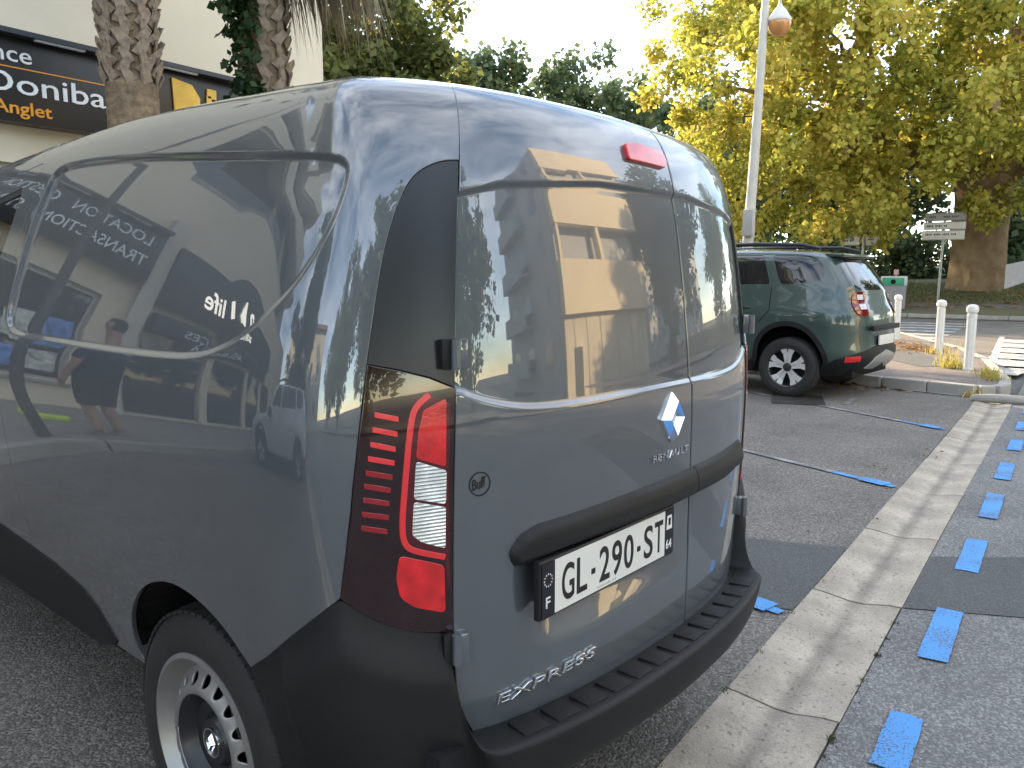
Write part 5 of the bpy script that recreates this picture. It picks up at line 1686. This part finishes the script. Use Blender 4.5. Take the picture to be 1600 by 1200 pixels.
m = MB(); m.add([(-.45, -.02, 1.02), (.72, -.02, 1.42), (.72, -.02, 2.00), (-.45, -.02, 1.78), (-.45, .02, 1.02), (.72, .02, 1.42), (.72, .02, 2.00), (-.45, .02, 1.78)],
    [(0, 1, 2, 3), (7, 6, 5, 4), (0, 4, 5, 1), (1, 5, 6, 2), (2, 6, 7, 3), (3, 7, 4, 0)]); m.obj("panel", pm("panel_grey", (.36, .35, .34), .6), t)
def recycle_bin():
    x, y = 29.6, 4.62
    t = empty("recycling_bin", (x, y, terr(x, y) + .02), R(-80), "grey recycling bin with a green front and round slot behind the first bollard", "recycling bin")
    b = MB(); b.box((0, 0, .42), (.66, .6, .84), taper=1.08); b.obj("body", pm("bin_grey", (.27, .26, .27), .6, var=.1), t)
    h = MB(); h.bevbox((-.06, 0, .99), (.86, .70, .34), .05); h.obj("hood", pm("bin_light", (.58, .60, .55), .5), t, smooth=True)
    f = MB(); f.bevbox((-.08, -.352, .97), (.70, .03, .26), .03); ff = f.obj("green_front", pm("bin_green", (.03, .33, .16), .45), t, smooth=True)
    s_ = MB(); s_.lathe([(.085, -.375), (.0, -.375)], 20, 'Y', c=(-.08, 0, .96)); s_.lathe([(.085, -.375), (.085, -.36)], 20, 'Y', c=(-.08, 0, .96)); s_.obj("slot", BLACKD, ff)
    r_ = MB(); r_.tube([(.0, 0, 1.15), (.0, 0, 1.38)], .03, 8); r_.bevbox((0, -.02, 1.30), (.16, .05, .18), .02); r_.obj("lifting_ring", pm("ring_pink", (.55, .32, .28), .5), t, smooth=True)
recycle_bin()

# ------------------------------------------------------------------ trees
PLANE = leaf_mat("plane_leaf", [(.12, .155, .03), (.27, .29, .045), (.47, .44, .075), (.66, .55, .12), (.55, .37, .11)], trans=.5)
PLANEB = pm("plane_bark", (.17, .105, .05), .9, var=.3, vscale=3, bump=.9, bscale=7, col2=(.29, .20, .11))
DGREEN = leaf_mat("dark_leaf", [(.045, .08, .045), (.085, .125, .06), (.13, .165, .075), (.20, .21, .08)], trans=.45)  # greens lightened to stand in for the pale veil over distant trees
MGREEN = leaf_mat("olive_leaf", [(.06, .085, .03), (.10, .13, .04), (.18, .19, .05), (.36, .31, .08)], trans=.5)
DBARK = pm("dark_bark", (.06, .05, .04), .9, var=.3, bump=.6, bscale=10)
def keep_plane(p):
    d = p - np.array([-1.688, -.768, 1.353])
    yaw = R(54.62); c, s_ = math.cos(yaw), math.sin(yaw)
    dep = d[0] * s_ + d[1] * c; lat = d[0] * c - d[1] * s_
    if dep < 17: return False
    px = 800 + 1240 * lat / dep; py = 435 - 1240 * d[2] / dep
    if px < 1390: return py < 375
    if px < 1480: return py < 300
    return py < 345 if px < 1585 else py < 395
tree("plane_tree", "huge yellowing plane tree with a massive brown trunk at the right", (34.6, 2.5, .85), 4.4, .98, (-3.2, 3.6, 8.2), (8.2, 8.6, 7.6), 520, 115000, .18, PLANE, PLANEB, 41, clump_r=(.45, 1.0), nlimb=40, zmin=1.7, keep=keep_plane, shell=.45, flare=1.06)
tree("tree", "olive green tree beside the shop building with yellow tips", (17.7, 19.3, 0), 3.2, .22, (0, 0, 7.2), (4.5, 4.5, 5.0), 190, 40000, .21, MGREEN, DBARK, 42, "trees behind the van", (.5, 1.0), 12, shell=.3)
tree("tree", "tree behind the shop building, its edge showing past the wall corner", (14.0, 21.5, 0), 3.2, .22, (0, 0, 7.2), (4.2, 3.8, 5.4), 140, 28000, .21, MGREEN, DBARK, 60, "trees behind the van", (.5, 1.0), 12, shell=.25)  # added to keep sun flecks off the gutter and bays
tree("tree", "dark green rounded tree in the gap right of the olive green tree", (50, 40, 0), 5, .4, (0, 0, 12.6), (7.0, 7.0, 7.2), 150, 22000, .42, DGREEN, DBARK, 43, "trees behind the van", (.8, 1.6), 12, shell=.3)
tree("tree", "dark tree rising above the middle of the van roof", (57, 33, 0), 6, .5, (0, 0, 12.0), (7.2, 7.2, 8.0), 150, 20000, .45, DGREEN, DBARK, 44, "trees behind the van", (.9, 1.7), 12, shell=.3)
tree("tree", "dark tree behind the lamp post", (56, 22, 1), 4, .4, (0, 0, 8.0), (6.5, 6.5, 6.5), 110, 15000, .42, DGREEN, DBARK, 45, "trees behind the van", (.9, 1.6), 10, shell=.3)
tree("tree", "dark bushy tree behind the small arrow signs", (48, 11, 1.6), 3, .35, (0, 0, 4.6), (5.5, 6.0, 4.6), 110, 15000, .34, DGREEN, DBARK, 46, "trees behind the van", (.8, 1.4), 10, shell=.3)
tree("tree", "dark tree behind the plane tree trunk", (47, 0, 1.6), 3, .35, (0, 0, 5.0), (5.5, 6.5, 5.0), 110, 15000, .34, DGREEN, DBARK, 47, "trees behind the van", (.8, 1.4), 10, shell=.3)
tree("tree", "dark tree across the road left of the apartment block", (1.2, -15.0, .1), 3, .25, (0, 0, 5.2), (3.6, 2.8, 4.6), 90, 9000, .30, DGREEN, DBARK, 48, "trees across the road", (.6, 1.1), 8, shell=.3)
tree("tree", "dark tree across the road right of the apartment block", (19.0, -11.5, .1), 3, .3, (0, 0, 6.0), (3.6, 3.6, 5.0), 100, 11000, .30, DGREEN, DBARK, 49, "trees across the road", (.6, 1.2), 8, shell=.3)
tree("tree", "tree standing further along the road on the right", (34, -9, .1), 3, .3, (0, 0, 6.2), (4.5, 4.0, 5.0), 100, 11000, .32, MGREEN, DBARK, 50, "trees across the road", (.7, 1.3), 8, shell=.3)
tree("tree", "dark tree at the left end of the parking area", (-16, 3.5, 0), 3, .25, (0, 0, 6.6), (4.2, 5.0, 5.6), 110, 15000, .28, DGREEN, DBARK, 51, "trees at the left of the parking area", (.6, 1.1), 8, shell=.3)
tree("tree", "tall dark tree rising behind the low part of the shop building", (-11, 21, 0), 5, .35, (0, 0, 10.0), (7.5, 3.5, 5.5), 130, 15000, .32, DGREEN, DBARK, 52, "trees at the left of the parking area", (.8, 1.4), 8, shell=.3)
for q, (x, y) in enumerate(((-7, -15), (-14, -13), (-22, -14))):  # row added out of view to block horizon glow mirrored in the tail lamp
    tree("tree", ["dark tree across the road behind the viewer, nearest of a row of three", "dark tree in the middle of the row of three across the road", "dark tree at the far left end of the row of three across the road"][q], (x, y, .1), 3, .25, (0, 0, 5.5), (4.0, 3.2, 4.8), 90, 10000, .30, DGREEN, DBARK, 61 + q, "trees across the road", (.7, 1.2), 8, shell=.3)
# hedge below the trees
g = np.random.default_rng(77)
hc = np.stack([41 + 3 * g.random(160), -6 + 30 * g.random(160), 1.2 + 1.9 * g.random(160)], 1)
V, F = leaf_cloud(hc, np.full(160, 1.0), 20000, .24, 78)
fast_mesh("hedge", V, F, DGREEN, None, "stuff")

# ------------------------------------------------------------------ person on the pavement (seen mirrored in the van's side)
def make_person():
    t = empty("person", (-2.22, 5.2, .13), R(150), "person in navy t-shirt and dark shorts standing before the shops, mirrored in the van's side", "person")
    me = bpy.data.meshes.new("body")
    J = [(0, 0, .95, .135), (0, .01, 1.15, .135), (0, .0, 1.36, .15), (0, .01, 1.47, .07), (0, -.005, 1.55, .055), (0, -.01, 1.66, .088), (0, -.01, 1.75, .07),
         (.10, 0, .88, .105), (.11, -.01, .50, .062), (.12, .02, .10, .042), (.125, -.12, .04, .038),
         (-.10, 0, .88, .105), (-.11, -.01, .50, .062), (-.12, .02, .10, .042), (-.125, -.12, .04, .038),
         (.19, 0, 1.41, .062), (.25, .02, 1.14, .045), (.24, -.08, .90, .032), (.24, -.11, .82, .034),
         (-.19, 0, 1.41, .062), (-.25, .02, 1.14, .045), (-.24, -.08, .90, .032), (-.24, -.11, .82, .034)]
    E = [(0, 1), (1, 2), (2, 3), (3, 4), (4, 5), (5, 6), (0, 7), (7, 8), (8, 9), (9, 10), (0, 11), (11, 12), (12, 13), (13, 14), (2, 15), (15, 16), (16, 17), (17, 18), (2, 19), (19, 20), (20, 21), (21, 22)]
    for sx, w, h in ((1, 17, 18), (-1, 21, 22)):              # fingers and thumb
        for k, (dx, L) in enumerate(((-.022, .07), (-.007, .085), (.008, .08), (.022, .062))):
            i = len(J); J += [(sx * (.24), -.115 + dx, .78, .011), (sx * (.235), -.12 + dx, .78 - L * .6, .009), (sx * (.222), -.12 + dx, .78 - L, .008)]
            E += [(h, i), (i, i + 1), (i + 1, i + 2)]
        i = len(J); J += [(sx * .225, -.150, .80, .012), (sx * .215, -.165, .765, .010)]; E += [(h, i), (i, i + 1)]
    me.from_pydata([j[:3] for j in J], E, [])
    o = bpy.data.objects.new("body", me); COL.objects.link(o)
    md = o.modifiers.new("skin", 'SKIN'); md.use_smooth_shade = True
    me.skin_vertices[0].data[0].use_root = True
    for i, j in enumerate(J):
        r = j[3]
        me.skin_vertices[0].data[i].radius = (r * (1.25 if i in (0, 1, 2) else 1.0), r)
    o.modifiers.new("sub", 'SUBSURF').levels = 2
    dg = bpy.context.evaluated_depsgraph_get()
    m2 = bpy.data.meshes.new_from_object(o.evaluated_get(dg))
    bpy.data.objects.remove(o)
    skin = pm("skin", (.46, .27, .19), .5, var=.06)
    m2.materials.clear(); m2.materials.append(skin)
    b = link("body", m2, None, t)
    # clothes: copies of the body surface pushed outwards
    def cloth(name, test, mat, push):
        bm = bmesh.new(); bm.from_mesh(m2); bm.normal_update()
        bmesh.ops.delete(bm, geom=[f for f in bm.faces if not test(f.calc_center_median())], context='FACES')
        for v in bm.verts: v.co += v.normal * push
        mm = bpy.data.meshes.new(name); bm.to_mesh(mm); bm.free()
        mm.polygons.foreach_set("use_smooth", np.ones(len(mm.polygons), bool))
        return link(name, mm, mat, t)
    navy = pm("navy_cotton", (.012, .018, .038), .85, var=.1)
    cloth("t_shirt", lambda c: (.93 < c.z < 1.50 and abs(c.x) < .20 and not (c.z < 1.0 and abs(c.x) > .2)) or (c.z > 1.17 and c.z < 1.5), navy, .014)
    cloth("shorts", lambda c: .50 < c.z < 1.0 and abs(c.x) < .205, pm("dark_shorts", (.02, .022, .028), .85), .020)
    cloth("shoe", lambda c: c.z < .085, pm("shoe_grey", (.35, .34, .33), .7), .008)
    cloth("hair", lambda c: c.z > 1.70 or (c.z > 1.62 and c.y > .03), pm("hair_dark", (.03, .022, .016), .8), .008)
    for sx in (-1, 1):
        e = MB(); e.lathe([(.0, -.006), (.011, -.003), (.011, .003), (0, .006)], 10, 'Y', c=(sx * .032, -.092, 1.675)); e.obj("eye", pm("eye_dark", (.02, .015, .012), .2), b)
        r = MB(); r.bevbox((sx * .088, .0, 1.655), (.014, .034, .055), .006); r.obj("ear", skin, b, smooth=True)
    n = MB(); n.bevbox((0, -.105, 1.65), (.024, .03, .045), .01); n.obj("nose", skin, b, smooth=True)
    m = MB(); m.bevbox((0, -.094, 1.608), (.045, .012, .010), .004); m.obj("mouth", pm("lips", (.36, .15, .13), .5), b, smooth=True)
make_person()
hv = MB()
hv.bevbox((0, 0, .04), (.40, .26, .08), .03); hv.bevbox((.16, .05, .09), (.16, .18, .08), .03)
o = hv.obj("folded_vest", pm("hi_vis_yellow", (.55, .75, .05), .7, var=.15, vscale=12), None, smooth=True, loc=(-2.05, 6.3, .13), rz=.4)
setp(o, "yellow high-visibility vest folded on the ground, mirrored low in the van's side", "vest")

make_suv("parked_car", (8.27, 1.02, 0), R(-6), "dark green off-road car parked in the next bays, seen from its rear left", pm("green_paint", (.028, .056, .047), .35, coat=1.0, coatr=.015, var=.03))
make_suv("parked_car", (-4.98, .0, 0), R(-3), "pale grey car parked in the bay left of the van", pm("pale_paint", (.55, .56, .57), .35, coat=1.0, coatr=.02, var=.02))
make_van()
